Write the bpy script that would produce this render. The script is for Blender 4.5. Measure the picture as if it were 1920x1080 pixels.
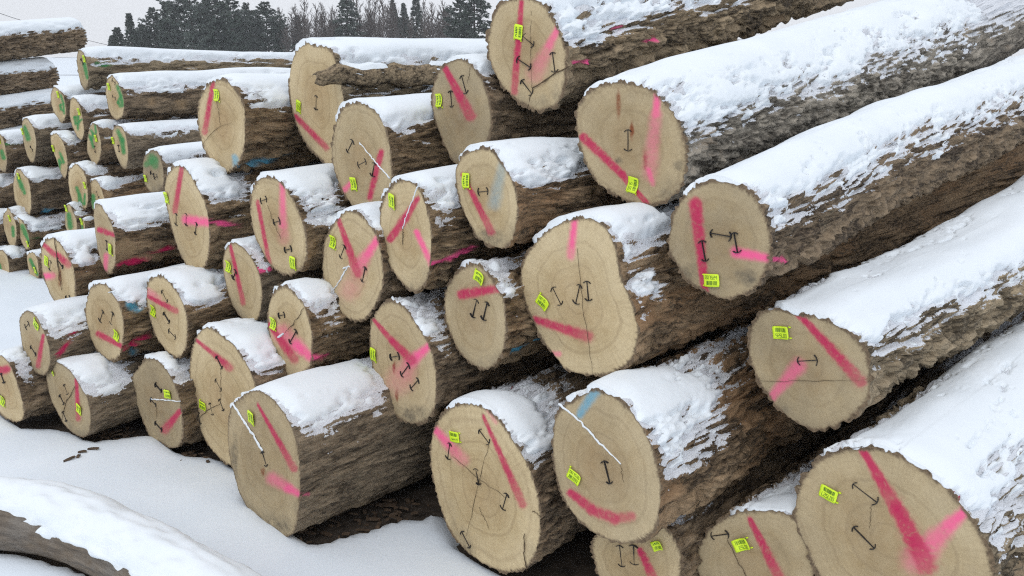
import bpy, math, random
import numpy as np
from mathutils import Vector
# ------------------------------------------------------------ camera, sky, sun, exposure
for o in list(bpy.data.objects): bpy.data.objects.remove(o)
scene = bpy.context.scene
col = scene.collection
F_PX, H_CAM, Y_HOR = 1600.0, 1.7, 95.0            # focal length in photo pixels, eye height, horizon row
PITCH = math.atan((540 - Y_HOR) / F_PX)
cam_d = bpy.data.cameras.new('camera'); cam = bpy.data.objects.new('camera', cam_d); col.objects.link(cam)
cam_d.sensor_width = 36; cam_d.lens = 36 * F_PX / 1920; cam_d.clip_start = .05; cam_d.clip_end = 3000
cam.location = (0, 0, H_CAM); cam.rotation_euler = (math.pi / 2 - PITCH, 0, 0)
scene.camera = cam
world = bpy.data.worlds.new('World'); scene.world = world; world.use_nodes = True
nt = world.node_tree; nt.nodes.clear()
SUN_EL, SUN_AZ = math.radians(48), math.radians(205)   # azimuth clockwise from +Y: behind the camera, to the left
sky = nt.nodes.new('ShaderNodeTexSky'); sky.sky_type = 'NISHITA'; sky.sun_disc = False
sky.sun_elevation = SUN_EL; sky.sun_rotation = SUN_AZ; sky.air_density = 2; sky.dust_density = 6; sky.ozone_density = 1
grey = nt.nodes.new('ShaderNodeMixRGB'); grey.inputs[0].default_value = .93      # closed cloud deck over that sky
bgs = nt.nodes.new('ShaderNodeMixRGB'); bgs.blend_type = 'MIX'
tc = nt.nodes.new('ShaderNodeTexCoord'); sep = nt.nodes.new('ShaderNodeSeparateXYZ'); mr = nt.nodes.new('ShaderNodeMapRange')
mr.inputs['From Min'].default_value = 0; mr.inputs['From Max'].default_value = 1
bgs.inputs[1].default_value = (9.5, 9.8, 10.35, 1); bgs.inputs[2].default_value = (9.5, 10.0, 10.9, 1)
nt.links.new(tc.outputs['Generated'], sep.inputs[0]); nt.links.new(sep.outputs['Z'], mr.inputs['Value'])
nt.links.new(mr.outputs[0], bgs.inputs[0])
nt.links.new(sky.outputs[0], grey.inputs[1]); nt.links.new(bgs.outputs[0], grey.inputs[2])
bg = nt.nodes.new('ShaderNodeBackground'); bg.inputs['Strength'].default_value = .1
wo = nt.nodes.new('ShaderNodeOutputWorld'); nt.links.new(grey.outputs[0], bg.inputs[0]); nt.links.new(bg.outputs[0], wo.inputs[0])
sd = bpy.data.lights.new('sun', 'SUN'); sd.energy = .6; sd.angle = math.radians(40); sd.color = (1, .97, .93)
sun = bpy.data.objects.new('sun', sd); col.objects.link(sun)
sun_dir = Vector((math.sin(SUN_AZ) * math.cos(SUN_EL), math.cos(SUN_AZ) * math.cos(SUN_EL), math.sin(SUN_EL)))
sun.rotation_euler = sun_dir.to_track_quat('Z', 'Y').to_euler()
vs = scene.view_settings; vs.view_transform = 'Standard'; vs.look = 'None'; vs.exposure = .07; vs.gamma = 1; vs.use_curve_mapping = False
scene.cycles.volume_bounces = 0
scene.cycles.use_denoising = False      # the denoiser smears bark and snow grain
scene.cycles.filter_width = 1.2; scene.cycles.use_adaptive_sampling = False; scene.cycles.sampling_pattern = 'BLUE_NOISE'
# ------------------------------------------------------------ numeric helpers
random.seed(4); rng = np.random.default_rng(11)
CAM = np.array([0, 0, H_CAM]); CT, ST = math.cos(PITCH), math.sin(PITCH)
def rays(uv):
    uv = np.atleast_2d(np.asarray(uv, float)); x = (uv[:, 0] - 960) / F_PX; up = -(uv[:, 1] - 540) / F_PX
    return np.stack([x, CT + up * ST, -ST + up * CT], 1)
def at(u, v, z): return CAM + rays((u, v))[0] * z
def proj(p):
    q = p - CAM; z = q[..., 1] * CT - q[..., 2] * ST; up = q[..., 1] * ST + q[..., 2] * CT
    return np.stack([960 + F_PX * q[..., 0] / z, 540 - F_PX * up / z], -1)
def _h(ix, iy, iz, seed):
    with np.errstate(over='ignore'):
        h = (ix.astype(np.uint32) * np.uint32(374761393) + iy.astype(np.uint32) * np.uint32(668265263)
             + iz.astype(np.uint32) * np.uint32(2147483647) + np.uint32((seed * 974634777) & 0xffffffff))
        h = (h ^ (h >> np.uint32(13))) * np.uint32(1274126177); h = (h ^ (h >> np.uint32(16))) * np.uint32(2246822519)
        h ^= h >> np.uint32(15)
    return (h >> np.uint32(8)).astype(np.float32) / np.float32(16777216)
def vn(x, y, z, seed=0):
    x, y, z = np.broadcast_arrays(np.asarray(x, np.float32), np.asarray(y, np.float32), np.asarray(z, np.float32))
    ix, iy, iz = (np.floor(a).astype(np.int64) for a in (x, y, z))
    fx, fy, fz = x - ix, y - iy, z - iz
    fx, fy, fz = (f * f * (3 - 2 * f) for f in (fx, fy, fz))
    def c(a, b, d): return _h(ix + a, iy + b, iz + d, seed)
    x00 = c(0, 0, 0) * (1 - fx) + c(1, 0, 0) * fx; x10 = c(0, 1, 0) * (1 - fx) + c(1, 1, 0) * fx
    x01 = c(0, 0, 1) * (1 - fx) + c(1, 0, 1) * fx; x11 = c(0, 1, 1) * (1 - fx) + c(1, 1, 1) * fx
    return 2 * ((x00 * (1 - fy) + x10 * fy) * (1 - fz) + (x01 * (1 - fy) + x11 * fy) * fz) - 1
def fbm(x, y, z, seed=0, n=3):
    t = 0; a = 1; s = 0
    for k in range(n):
        t = t + a * vn(x * 2 ** k, y * 2 ** k, z * 2 ** k, seed + k); s += a; a *= .5
    return t / s
def worley(a, s, na, seed):
    """cells periodic in a (na round the stem): F1, F2, random number of the cell"""
    ia, is_ = np.floor(a).astype(np.int64), np.floor(s).astype(np.int64)
    f1 = np.full(a.shape, 9., np.float32); f2 = f1.copy(); idv = np.zeros(a.shape, np.float32); z0 = np.zeros_like(ia)
    for da in (-1, 0, 1):
        for ds in (-1, 0, 1):
            ca, cs = (ia + da) % na, is_ + ds
            px = ia + da + .12 + .76 * _h(ca, cs + 1000, z0, seed); py = is_ + ds + .1 + .8 * _h(ca, cs + 1000, z0, seed + 7)
            d = np.hypot(px - a, py - s).astype(np.float32)
            near = d < f1
            f2 = np.where(near, f1, np.minimum(f2, d)); idv = np.where(near, _h(ca, cs + 1000, z0, seed + 3), idv); f1 = np.where(near, d, f1)
    return f1, f2, idv
def sstep(a, b, x):
    t = np.clip((x - a) / (b - a), 0, 1); return t * t * (3 - 2 * t)
def mesh_obj(name, verts, quads=None, tris=None, mat=None, parent=None, attrs=None, origin=None, smooth=True):
    verts = np.asarray(verts, np.float32)
    org = np.zeros(3) if origin is None else np.asarray(origin)
    me = bpy.data.meshes.new(name)
    fl, st = [], []; n = 0
    for arr, k in ((quads, 4), (tris, 3)):
        if arr is not None and len(arr):
            arr = np.asarray(arr, np.int32); fl.append(arr.ravel()); st.append(n + np.arange(len(arr)) * k); n += arr.size
    loops, starts = np.concatenate(fl), np.concatenate(st)
    me.vertices.add(len(verts)); me.vertices.foreach_set('co', (verts - org).astype(np.float32).ravel())
    me.loops.add(len(loops)); me.loops.foreach_set('vertex_index', loops.astype(np.int32))
    me.polygons.add(len(starts)); me.polygons.foreach_set('loop_start', starts.astype(np.int32))
    me.polygons.foreach_set('use_smooth', np.full(len(starts), smooth, bool))
    me.update(calc_edges=True)
    for k, v in (attrs or {}).items():
        v = np.asarray(v, np.float32)
        if v.ndim == 1: a = me.attributes.new(k, 'FLOAT', 'POINT'); a.data.foreach_set('value', v)
        elif v.shape[1] == 3: a = me.attributes.new(k, 'FLOAT_VECTOR', 'POINT'); a.data.foreach_set('vector', v.ravel())
        else: a = me.attributes.new(k, 'FLOAT_COLOR', 'POINT'); a.data.foreach_set('color', v.ravel())
    if mat: me.materials.append(mat)
    ob = bpy.data.objects.new(name, me); col.objects.link(ob)
    if parent is not None: ob.parent = parent
    elif origin is not None: ob.location = org
    return ob
def empty(name, loc, label, cat, group=None):
    o = bpy.data.objects.new(name, None); col.objects.link(o); o.location = loc; o.empty_display_size = .1
    o['label'] = label; o['category'] = cat
    if group: o['group'] = group
    return o
def tag_(o, label, cat, group=None):
    o['label'] = label; o['category'] = cat
    if group: o['group'] = group
def grid_quads(nr, nc, wrap):
    r = np.arange(nr - 1)[:, None]; c = np.arange(nc if wrap else nc - 1)[None, :]; c2 = (c + 1) % nc
    return np.stack(np.broadcast_arrays(r * nc + c, (r + 1) * nc + c, (r + 1) * nc + c2, r * nc + c2), -1).reshape(-1, 4)
# ------------------------------------------------------------ materials
def new_mat(name):
    m = bpy.data.materials.new(name); m.use_nodes = True; t = m.node_tree; b = t.nodes['Principled BSDF']; return m, t, b
class NB:
    def __init__(s, t): s.t = t
    def n(s, typ, **k):
        q = s.t.nodes.new(typ)
        for a, v in k.items(): setattr(q, a, v)
        return q
    def link(s, a, b): s.t.links.new(a, b)
    def attr(s, name, out='Fac'):
        q = s.n('ShaderNodeAttribute', attribute_name=name); return q.outputs[out]
    def noise(s, vec, scale, detail=4, rough=.6, out=0):
        q = s.n('ShaderNodeTexNoise'); q.inputs['Scale'].default_value = scale; q.inputs['Detail'].default_value = detail; q.inputs['Roughness'].default_value = rough
        if vec is not None: s.link(vec, q.inputs['Vector'])
        return q.outputs[out]
    def ramp(s, fac, pts):
        q = s.n('ShaderNodeValToRGB'); e = q.color_ramp.elements
        while len(e) < len(pts): e.new(.5)
        for el, (p, c) in zip(e, pts): el.position = p; el.color = (*c, 1) if isinstance(c, tuple) else (c, c, c, 1)
        s.link(fac, q.inputs[0]); return q.outputs[0]
    def mix(s, fac, a, b, mode='MIX'):
        q = s.n('ShaderNodeMixRGB', blend_type=mode)
        for i, v in enumerate((fac, a, b)):
            if isinstance(v, (int, float)): q.inputs[i].default_value = v if i == 0 else (v, v, v, 1)
            elif isinstance(v, tuple): q.inputs[i].default_value = (*v, 1)
            else: s.link(v, q.inputs[i])
        return q.outputs[0]
    def math(s, op, a, b=None, c=None, clamp=False):
        q = s.n('ShaderNodeMath', operation=op, use_clamp=clamp)
        for i, v in enumerate((a, b, c)):
            if v is None: continue
            if isinstance(v, (int, float)): q.inputs[i].default_value = v
            else: s.link(v, q.inputs[i])
        return q.outputs[0]
    def bump(s, h, strength, dist, bsdf, normal=None):
        q = s.n('ShaderNodeBump'); q.inputs['Strength'].default_value = strength; q.inputs['Distance'].default_value = dist
        s.link(h, q.inputs['Height'])
        if normal is not None: s.link(normal, q.inputs['Normal'])
        s.link(q.outputs[0], bsdf.inputs['Normal']); return q.outputs[0]
def scaled(b, vec, sc):
    q = b.n('ShaderNodeMapping'); q.inputs['Scale'].default_value = sc; b.link(vec, q.inputs['Vector']); return q.outputs[0]
def paint_over(b, base):
    q = b.n('ShaderNodeAttribute', attribute_name='paint')
    return b.mix(q.outputs['Alpha'], base, q.outputs['Color'])
def mat_bark(name, dark, light, flake, flake_amt, bump=.5):
    m, t, bs = new_mat(name); b = NB(t)
    buv = b.attr('buv', 'Vector'); tc = b.n('ShaderNodeTexCoord').outputs['Object']
    n1 = b.noise(tc, 5, 4); n2 = b.noise(scaled(b, buv, (1, .22, 1)), 110, 5, .75); plate = b.attr('plate')
    f = b.math('ADD', b.math('MULTIPLY', n1, .5), b.math('MULTIPLY', plate, .3)); f = b.math('ADD', f, b.math('MULTIPLY', n2, 1.3))
    f = b.math('SUBTRACT', f, .5)
    c = b.ramp(f, [(.34, dark), (.53, tuple((x + y) / 2 for x, y in zip(dark, light))), (.74, light)])
    fl = b.math('MULTIPLY', b.attr('flake'), b.ramp(b.math('ADD', b.math('MULTIPLY', plate, .35), b.math('MULTIPLY', n2, .9)), [(.95 - flake_amt, 0.), (1.05 - flake_amt, 1.)]))
    c = b.mix(b.math('MULTIPLY', fl, .6), c, flake)
    lich = b.ramp(b.noise(tc, 14, 5, .75), [(.60, 0.), (.72, .4)])
    c = b.mix(lich, c, (.185, .175, .125))
    bare = b.attr('bare'); c = b.mix(bare, c, b.ramp(n2, [(.3, (.3, .2, .11)), (.7, (.42, .3, .18))]))
    c = paint_over(b, c)
    gz = b.n('ShaderNodeSeparateXYZ'); b.link(b.n('ShaderNodeNewGeometry').outputs['Normal'], gz.inputs[0])
    dn = b.math('ADD', b.math('MULTIPLY', b.noise(tc, 130, 3, .6), 1.3), b.math('MULTIPLY', b.noise(scaled(b, buv, (1, .4, 1)), 55, 2), 1.1))
    ds_ = b.math('ADD', b.math('MULTIPLY', b.attr('dust'), 1.25), b.math('ADD', dn, b.math('MULTIPLY', gz.outputs['Z'], .9)))
    c = b.mix(b.ramp(b.math('SUBTRACT', ds_, 1.0), [(.50, 0.), (.60, 1.)]), c, (.79, .82, .87))
    b.link(c, bs.inputs['Base Color']); bs.inputs['Roughness'].default_value = .9; bs.inputs['Specular IOR Level'].default_value = .2
    st = scaled(b, buv, (1, .22, 1))
    h = b.math('ADD', b.noise(st, 85, 5, .75), b.math('MULTIPLY', b.noise(tc, 220, 3), .4))
    b.bump(h, .8, .014, bs); return m
def mat_face():
    m, t, bs = new_mat('sawn_wood'); b = NB(t)
    fuv = b.attr('fuv', 'Vector'); sp = b.n('ShaderNodeSeparateXYZ'); b.link(fuv, sp.inputs[0])
    tone = b.attr('tone'); rim = b.attr('rim'); rr = b.attr('ringr'); rf = b.attr('rf')
    nz = b.noise(fuv, 7, 3); nf = b.noise(fuv, 90, 4, .7); nm = b.noise(fuv, 22, 4, .65)
    ring = b.math('ADD', rr, b.math('MULTIPLY', nz, .045))
    w = b.math('SINE', b.math('MULTIPLY', ring, 420.)); w2 = b.math('SINE', b.math('MULTIPLY', ring, 95.))
    fresh = b.ramp(nm, [(.25, (.48, .36, .19)), (.5, (.57, .445, .25)), (.78, (.65, .525, .315))])
    c = fresh
    c = b.mix(b.math('MULTIPLY', b.attr('var'), .4), c, b.ramp(nm, [(.25, (.38, .265, .135)), (.78, (.53, .395, .225))]))
    # darker heartwood with an uneven edge
    hw = b.ramp(b.math('ADD', rf, b.math('MULTIPLY', nz, .35)), [(.42, 1.), (.72, 0.)])
    c = b.mix(b.math('MULTIPLY', hw, b.math('ADD', b.math('MULTIPLY', b.attr('heart'), .55), .15)), c, (.36, .225, .105))
    pale = b.ramp(b.math('ADD', rf, b.math('MULTIPLY', nz, .2)), [(.68, 0.), (.92, 1.)]); c = b.mix(b.math('MULTIPLY', pale, .5), c, (.72, .59, .37))
    c = b.mix(b.math('MULTIPLY', b.math('ADD', b.math('MULTIPLY', w, .5), .5), .10), c, (.27, .185, .10))
    wl = b.ramp(w2, [(.80, 0.), (1., 1.)]); c = b.mix(b.math('MULTIPLY', b.math('MULTIPLY', wl, nm), .55), c, (.25, .17, .09))
    # radial rays and saw strokes
    saw = b.noise(scaled(b, fuv, (.12, 1, 1)), 160, 3, .6)
    c = b.mix(b.math('MULTIPLY', b.ramp(saw, [(.45, 0.), (.7, 1.)]), .11), c, (.24, .175, .11))
    ray = b.noise(b.attr('ray', 'Vector'), 26, 3, .65); c = b.mix(b.math('MULTIPLY', b.math('MULTIPLY', b.ramp(ray, [(.45, 0.), (.68, 1.)]), rf), .26), c, (.27, .19, .105))
    mot = b.noise(fuv, 3.2, 3, .6); c = b.mix(b.math('MULTIPLY', b.ramp(mot, [(.42, 0.), (.68, 1.)]), .24), c, (.31, .225, .125)); c = b.mix(b.math('MULTIPLY', b.ramp(mot, [(.3, 1.), (.5, 0.)]), .3), c, (.70, .58, .38))
    # grey weathering
    wz = b.math('ADD', b.math('MULTIPLY', nz, .8), b.math('MULTIPLY', nm, .5)); wf = b.math('MULTIPLY', b.ramp(wz, [(.4, .35), (.85, 1.)]), tone, clamp=True)
    c = b.mix(wf, c, b.ramp(nm, [(.2, (.165, .132, .087)), (.8, (.33, .268, .175))]))
    sp_ = b.ramp(b.noise(fuv, 130, 2), [(.72, 0.), (.78, .35)]); c = b.mix(sp_, c, (.12, .085, .055))
    stn = b.math('MULTIPLY', b.attr('stain'), b.ramp(b.math('ADD', nm, b.math('MULTIPLY', nf, .5)), [(.5, 0.), (.95, 1.)])); c = b.mix(b.math('MULTIPLY', stn, .8), c, (.085, .075, .06))
    rust = b.math('MULTIPLY', b.attr('rust'), b.ramp(b.math('ADD', nm, b.math('MULTIPLY', nf, .4)), [(.45, .2), (.75, 1.)])); c = b.mix(rust, c, (.22, .07, .03))
    c = paint_over(b, c)
    c = b.mix(rim, c, b.ramp(nf, [(.3, (.09, .065, .042)), (.7, (.23, .165, .105))]))
    b.link(c, bs.inputs['Base Color']); bs.inputs['Roughness'].default_value = .85; bs.inputs['Specular IOR Level'].default_value = .2
    h = b.math('ADD', b.math('MULTIPLY', saw, .8), b.math('ADD', b.math('MULTIPLY', nf, .7), b.math('MULTIPLY', rim, b.math('MULTIPLY', nf, 3.))))
    b.bump(h, .22, .004, bs); return m
def mat_snow(name, bump=.2, scale=1., cc=((.775, .83, .875), (.825, .875, .915))):
    m, t, bs = new_mat(name); b = NB(t); tc = b.n('ShaderNodeTexCoord').outputs['Object']
    n = b.noise(tc, 4 * scale, 4); c = b.ramp(n, [(.3, cc[0]), (.7, cc[1])])
    b.link(c, bs.inputs['Base Color']); bs.inputs['Roughness'].default_value = .75; bs.inputs['Specular IOR Level'].default_value = .25
    h = b.math('ADD', b.noise(tc, 90 * scale, 4, .65), b.math('MULTIPLY', b.noise(tc, 320 * scale, 2), .5)); b.bump(h, bump, .005, bs); return m
def mat_plain(name, colr, rough=.6, noise_amt=.25, scale=60, metal=0, spec=.4):
    m, t, bs = new_mat(name); b = NB(t); tc = b.n('ShaderNodeTexCoord').outputs['Object']
    n = b.noise(tc, scale, 4, .65); d = tuple(x * (1 - noise_amt) for x in colr); l = tuple(min(1, x * (1 + noise_amt)) for x in colr)
    b.link(b.ramp(n, [(.3, d), (.7, l)]), bs.inputs['Base Color']); bs.inputs['Roughness'].default_value = rough; bs.inputs['Metallic'].default_value = metal
    bs.inputs['Specular IOR Level'].default_value = spec
    b.bump(n, .2, .002, bs); return m
BK = {  # cell width, cell length, furrow depth, material
 'deep':  (.040, .24, .042, mat_bark('bark_deep', (0.054, 0.041, 0.028), (0.413, 0.315, 0.201), (.25, .165, .10), .30)),
 'plate': (.034, .19, .036, mat_bark('bark_plated', (0.073, 0.057, 0.038), (0.430, 0.341, 0.227), (.25, .165, .10), .32)),
 'mid':   (.024, .17, .030, mat_bark('bark_brown', (0.062, 0.046, 0.033), (0.345, 0.256, 0.167), (.25, .165, .10), .22)),
 'furrow':(.024, .22, .034, mat_bark('bark_furrowed', (0.062, 0.044, 0.028), (0.371, 0.266, 0.160), (.25, .165, .10), .25)),
 'flaky': (.034, .19, .030, mat_bark('bark_flaky', (0.073, 0.052, 0.034), (0.413, 0.290, 0.176), (.32, .19, .10), .42)),
 'grey':  (.022, .10, .030, mat_bark('bark_grey', (0.073, 0.064, 0.052), (0.448, 0.400, 0.328), (.25, .165, .10), .25)),
 'smooth':(.020, .14, .014, mat_bark('bark_smooth', (0.073, 0.057, 0.041), (0.327, 0.256, 0.176), (.25, .165, .10), .15)),
}
M_FACE = mat_face(); M_SNOW = mat_snow('snow'); M_SNOWG = mat_snow('ground_snow', .25, .6, ((.745, .81, .875), (.80, .86, .92)))
M_TAG = mat_plain('tag_yellow', (.66, .88, .03), .45, .06); M_PRINT = mat_plain('tag_ink', (.03, .11, .02), .6, .1)
M_IRON = mat_plain('black_iron', (.018, .016, .016), .55, .3, 200, 0, .5); M_CRACK = mat_plain('crack_dark', (.095, .068, .043), .95, .4, 150, 0, .1)
M_EARTH = mat_plain('bare_earth', (.062, .050, .040), .95, .6, 18, 0, .15); M_CHIP = mat_plain('bark_chip', (.10, .07, .048), .9, .5, 40, 0, .15)
HAZE = 0.0014
# ---------------------------------------------------------------- log data
# o: cut-end outline, c/p: crimson / pink spray strokes, g: green, b: blue (x1,y1,x2,y2,w1,w2[,strength])
# bc/bp/bb: strokes on the bark, i: end irons, k: cracks, s: snow caught in cracks, t: tags (x,y,w,h,rot,digits)
# st: stains (x,y,rx,ry,kind), tone: 0 fresh .. 1 weathered, bk: bark kind, sn: snow thickness factor
def P(t): 
    v=[float(x) for x in t.split()]
    return list(zip(v[0::2],v[1::2]))
def S(t,d=()):
    r=[]
    for q in t.split(';'):
        v=[float(x) for x in q.split()]
        if v: r.append(v)
    return r
LOGS={}
def L(id,o,**k):
    k['o']=P(o); k['id']=id; LOGS[id]=k
L('A','1020 -2 1039 25 1056 55 1068 94 1068 126 1064 160 1058 183 1049 201 1017 216 986 206 960 190 935 164 918 132 909 90 912 50 925 15 945 -6 985 -14',
  c=S('978 3 964 173 8 12'),p=S('1055 36 1030 85 8 12 .8;1030 85 1003 140 14 26 .4'),i=S('981 68 1001 85;970 110 995 127;1036 98 1041 135;978 151 998 176'),
  k=S('997 20 996 95 998 165;1069 124 1036 142 1001 165 989 203 4'),t=[(974,60,20,22,-12,'')],tone=.35,bk='deep',
  bp=S('1062 32 1075 45 8 6;1130 33 1150 30 9 7;1105 55 1135 58 9 8;1165 50 1180 48 7 6;1205 12 1218 9 6 6;1090 122 1112 118 8 6;1220 78 1235 76 6 6'),
  sil=[P('1085 190 1330 80 1550 0'),None],lab='topmost big log with deep bark dotted pink and four irons in its end')
L('B','1159 148 1197 153 1225 164 1256 192 1282 233 1294 292 1286 346 1261 377 1217 390 1182 384 1141 365 1110 340 1088 292 1077 245 1076 205 1090 179 1118 157',
  c=S('1094 258 1166 327 15 12;1166 327 1215 384 11 8'),p=S('1233 168 1230 215 8 11 .9;1230 215 1218 325 16 22 .42;1216 318 1224 345 7 7 .7'),i=S('1178 243 1178 283'),
  t=[(1188,346,20,28,80,'0075')],tone=.55,bk='grey',st=S('1273 310 12 14 1;1160 300 10 8 1;1160 195 6 30 2;1185 245 5 22 2;1210 300 5 26 2'),
  sil=[P('1560 245 1700 205 1920 118'),P('1110 148 1320 72 1530 0')],lab='long grey-barked log with one iron in its end, above the log tagged 007524')
L('C','1344 332 1383 339 1422 367 1444 411 1453 461 1444 506 1422 544 1389 561 1355 568 1317 550 1283 528 1261 494 1247 467 1250 428 1267 378 1300 344',
  c=S('1304 382 1322 548 21 12'),p=S('1380 473 1455 487 16 11'),bp=S('1455 487 1476 492 9 6'),i=S('1332 437 1371 444;1376 436 1383 474;1316 451 1323 490'),
  t=[(1336,525,30,26,8,'007524')],tone=.8,bk='mid',st=S('1290 520 30 30 1;1400 520 30 20 1'),
  sil=[P('1560 492 1690 415 1890 300'),P('1300 328 1500 250 1700 190 1920 103')],lab='snow-topped log tagged 007524 with crimson bar, pink bar and three black irons')
L('D','1460 572 1490 581 1525 584 1556 593 1588 612 1616 634 1632 660 1641 697 1640 735 1629 763 1600 792 1569 808 1537 814 1506 808 1468 786 1443 757 1415 716 1398 666 1398 625 1407 597 1430 576',
  c=S('1496 587 1614 715 11 20'),p=S('1497 687 1441 751 22 12 .65'),i=S('1496 677 1533 675'),k=S('1427 713 1530 714 1632 711 1'),
  t=[(1466,623,29,26,192,'007526')],tone=.75,bk='plate',sil=[P('1680 735 1805 672 1920 609'),P('1430 572 1600 500 1760 400 1920 287')],lab='log with an upside-down tag 007526 and one iron lying sideways')
L('E','1574 835 1609 833 1649 833 1692 848 1736 874 1776 905 1811 944 1841 988 1863 1032 1874 1080 1872 1130 1840 1180 1780 1205 1700 1195 1620 1160 1565 1120 1528 1080 1500 1019 1485 984 1482 953 1487 918 1509 874 1539 848',
  c=S('1611 833 1680 950 11 24;1680 950 1738 1060 24 36'),p=S('1828 944 1780 985 14 20;1780 985 1720 1048 22 44 .7'),i=S('1600 907 1645 942;1600 988 1640 1028'),
  k=S('1635 945 1632 990 1 ;1555 850 1600 838 1640 840 2'),t=[(1555,924,36,27,172,'007527')],tone=.45,bk='plate',
  bc=S('1776 895 1800 925 9 9;1808 940 1835 925 9 8'),sil=[None,P('1530 838 1700 758 1920 625')],lab='largest log, thick with snow, crimson and pink stripes meeting below tag 007527')
L('J','1399 951 1439 951 1474 957 1515 985 1535 1050 1525 1110 1480 1160 1420 1175 1355 1150 1315 1100 1298 1060 1301 1036 1307 1014 1329 984 1360 962',
  c=S('1406 973 1462 1084 9 18'),i=S('1334 1005 1366 1001'),k=S('1364 1010 1401 1080 1425 1130 2'),t=[(1391,1020,26,27,212,'00753')],tone=.6,bk='mid',off=.25,lab='weathered log low down, wedged beside the largest log, tag turned upside down')
L('M','1190 965 1230 972 1262 995 1279 1027 1284 1060 1275 1110 1245 1150 1200 1160 1150 1135 1119 1085 1106 1040 1108 1005 1130 978 1160 967',
  c=S('1200 1032 1226 1085 11 15'),i=S('1162 1022 1167 1062;1188 1022 1190 1058'),t=[(1234,1022,16,15,30,'')],tone=.25,bk='mid',off=.2,lab='ringed log half hidden underneath the log with the blue mark and curved crimson stroke')
L('G','1107 724 1130 728 1161 742 1192 773 1220 816 1239 878 1247 932 1241 975 1227 1006 1200 1022 1169 1026 1130 1014 1099 994 1068 963 1048 924 1035 878 1031 831 1035 788 1048 761 1076 742',
  c=S('1070 924 1111 956 13 17;1111 956 1153 973 17 18 .85;1153 973 1184 968 18 16 .6'),b=S('1118 730 1087 777 16 11 .8'),s=S('1048 757 1083 784 1122 827 1165 870 8 3'),
  i=S('1133 864 1144 907'),k=S('1165 870 1172 905 1'),t=[(1079,893,24,27,-22,'007536')],tone=.5,bk='flaky',sil=[None,P('1048 752 1180 680 1290 645')],lab='log tagged 007536 with a blue mark and a curved crimson stroke')
L('N','881 751 908 759 936 781 963 819 990 862 1009 909 1017 956 1018 1002 1009 1045 986 1072 947 1078 904 1061 869 1033 842 998 823 952 809 901 803 847 809 804 827 773 850 755',
  c=S('906 780 980 946 5 14'),p=S('813 802 840 832 11 14;840 832 868 862 15 18 .6;915 768 930 792 7 6 .35'),i=S('899 806 918 831;844 831 840 860;893 878 898 909;951 926 943 954;866 996 882 1027'),
  k=S('918 831 900 900 876 1005 1;850 855 900 898 948 932 1;900 950 918 990 1;985 1000 984 1040 990 1070 4;1000 957 1016 968 2'),t=[(854,818,19,20,190,'')],tone=.05,bk='mid',bc=S('960 725 990 718 12 10'),lab='pale log with five black irons joined by long hairline cracks')
L('F','476 730 502 739 527 764 551 807 562 858 565 913 561 965 553 999 536 1008 510 999 481 973 455 939 440 896 429 850 426 803 432 764 451 743',
  c=S('483 758 551 879 4 12'),p=S('511 897 540 915 18 14 .6;540 915 564 928 12 9 .9'),bp=S('566 928 582 928 4 3 .6'),s=S('438 758 465 800 493 845 9 9'),i=S('492 846 501 874'),
  st=S('493 885 5 10 2;500 985 60 30 1;440 860 8 60 1'),t=[(473,782,10,25,-12,'')],tone=.6,bk='smooth',gr=1,lab='stubby log jutting out in front with a snow-filled slit running to one iron')
L('P','380 610 400 613 420 628 440 644 460 674 472 694 480 718 488 770 487 825 474 865 455 882 432 877 410 862 388 835 372 800 361 750 354 700 356 664 366 628',
  c=S('366 636 406 668 5 8;406 668 430 689 9 14'),i=S('406 668 417 691;405 711 416 732;394 755 400 778;412 748 420 770;372 772 376 795'),k=S('376 782 394 766 414 756 2;416 690 415 750 1'),
  t=[(382,760,11,18,-10,'')],tone=.05,bk='mid',gr=1,lab='tall oval log end with five irons, partly behind the stubby front log')
L('Q','270 670 286 668 300 676 314 692 326 712 336 736 342 765 346 800 343 828 334 843 324 845 312 840 300 832 286 830 274 808 262 778 250 746 244 714 248 698 260 682',
  c=S('338 770 309 806 8 14'),i=S('291 720 303 734;283 748 293 760;291 792 304 807'),s=S('282 748 339 752 3 3'),k=S('294 762 295 785 1'),t=[(317,739,12,14,4,'')],tone=.85,bk='mid',gr=1,lab='grey weathered log on the snow with a straight line of snow across its end')
L('R','96 678 104 677 120 684 132 694 144 710 154 728 164 745 169 764 172 788 168 812 158 821 148 820 132 810 118 794 106 772 94 746 88 720 86 700',
  c=S('143 710 147 786 5 8'),i=S('113 742 120 756;123 726 126 734;120 775 124 786'),k=S('142 724 125 755 116 790 2'),t=[(150,766,10,17,-25,''),(102,700,7,5,-25,'')],tone=.75,bk='smooth',gr=1,lab='brown log on the snow with a dark diagonal crack beside a thin crimson bar')
L('S','0 661 10 668 20 682 30 705 38 730 45 755 48 775 46 788 38 795 28 795 12 788 -2 776 -20 752 -32 720 -30 690 -16 664',
  c=S('-6 697 13 692 15 13'),i=S('2 700 8 718;-1 738 3 744'),t=[(7,751,9,16,-15,'')],tone=.2,bk='mid',gr=1,lab='log on the snow with a short crimson dab, beside the cracked brown log')
L('T','52 581 64 587 72 598 80 614 88 632 94 656 95 680 90 698 80 705 68 700 54 684 44 660 38 628 36 600 42 586',
  c=S('81 629 71 686 5 8'),bc=S('138 624 110 664 9 12'),i=S('49 614 55 606;58 649 68 666'),t=[(70,608,11,14,-30,'')],tone=.65,bk='smooth',lab='small grey-brown log end with slanting crimson bar and another stripe on its bark')
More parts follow.
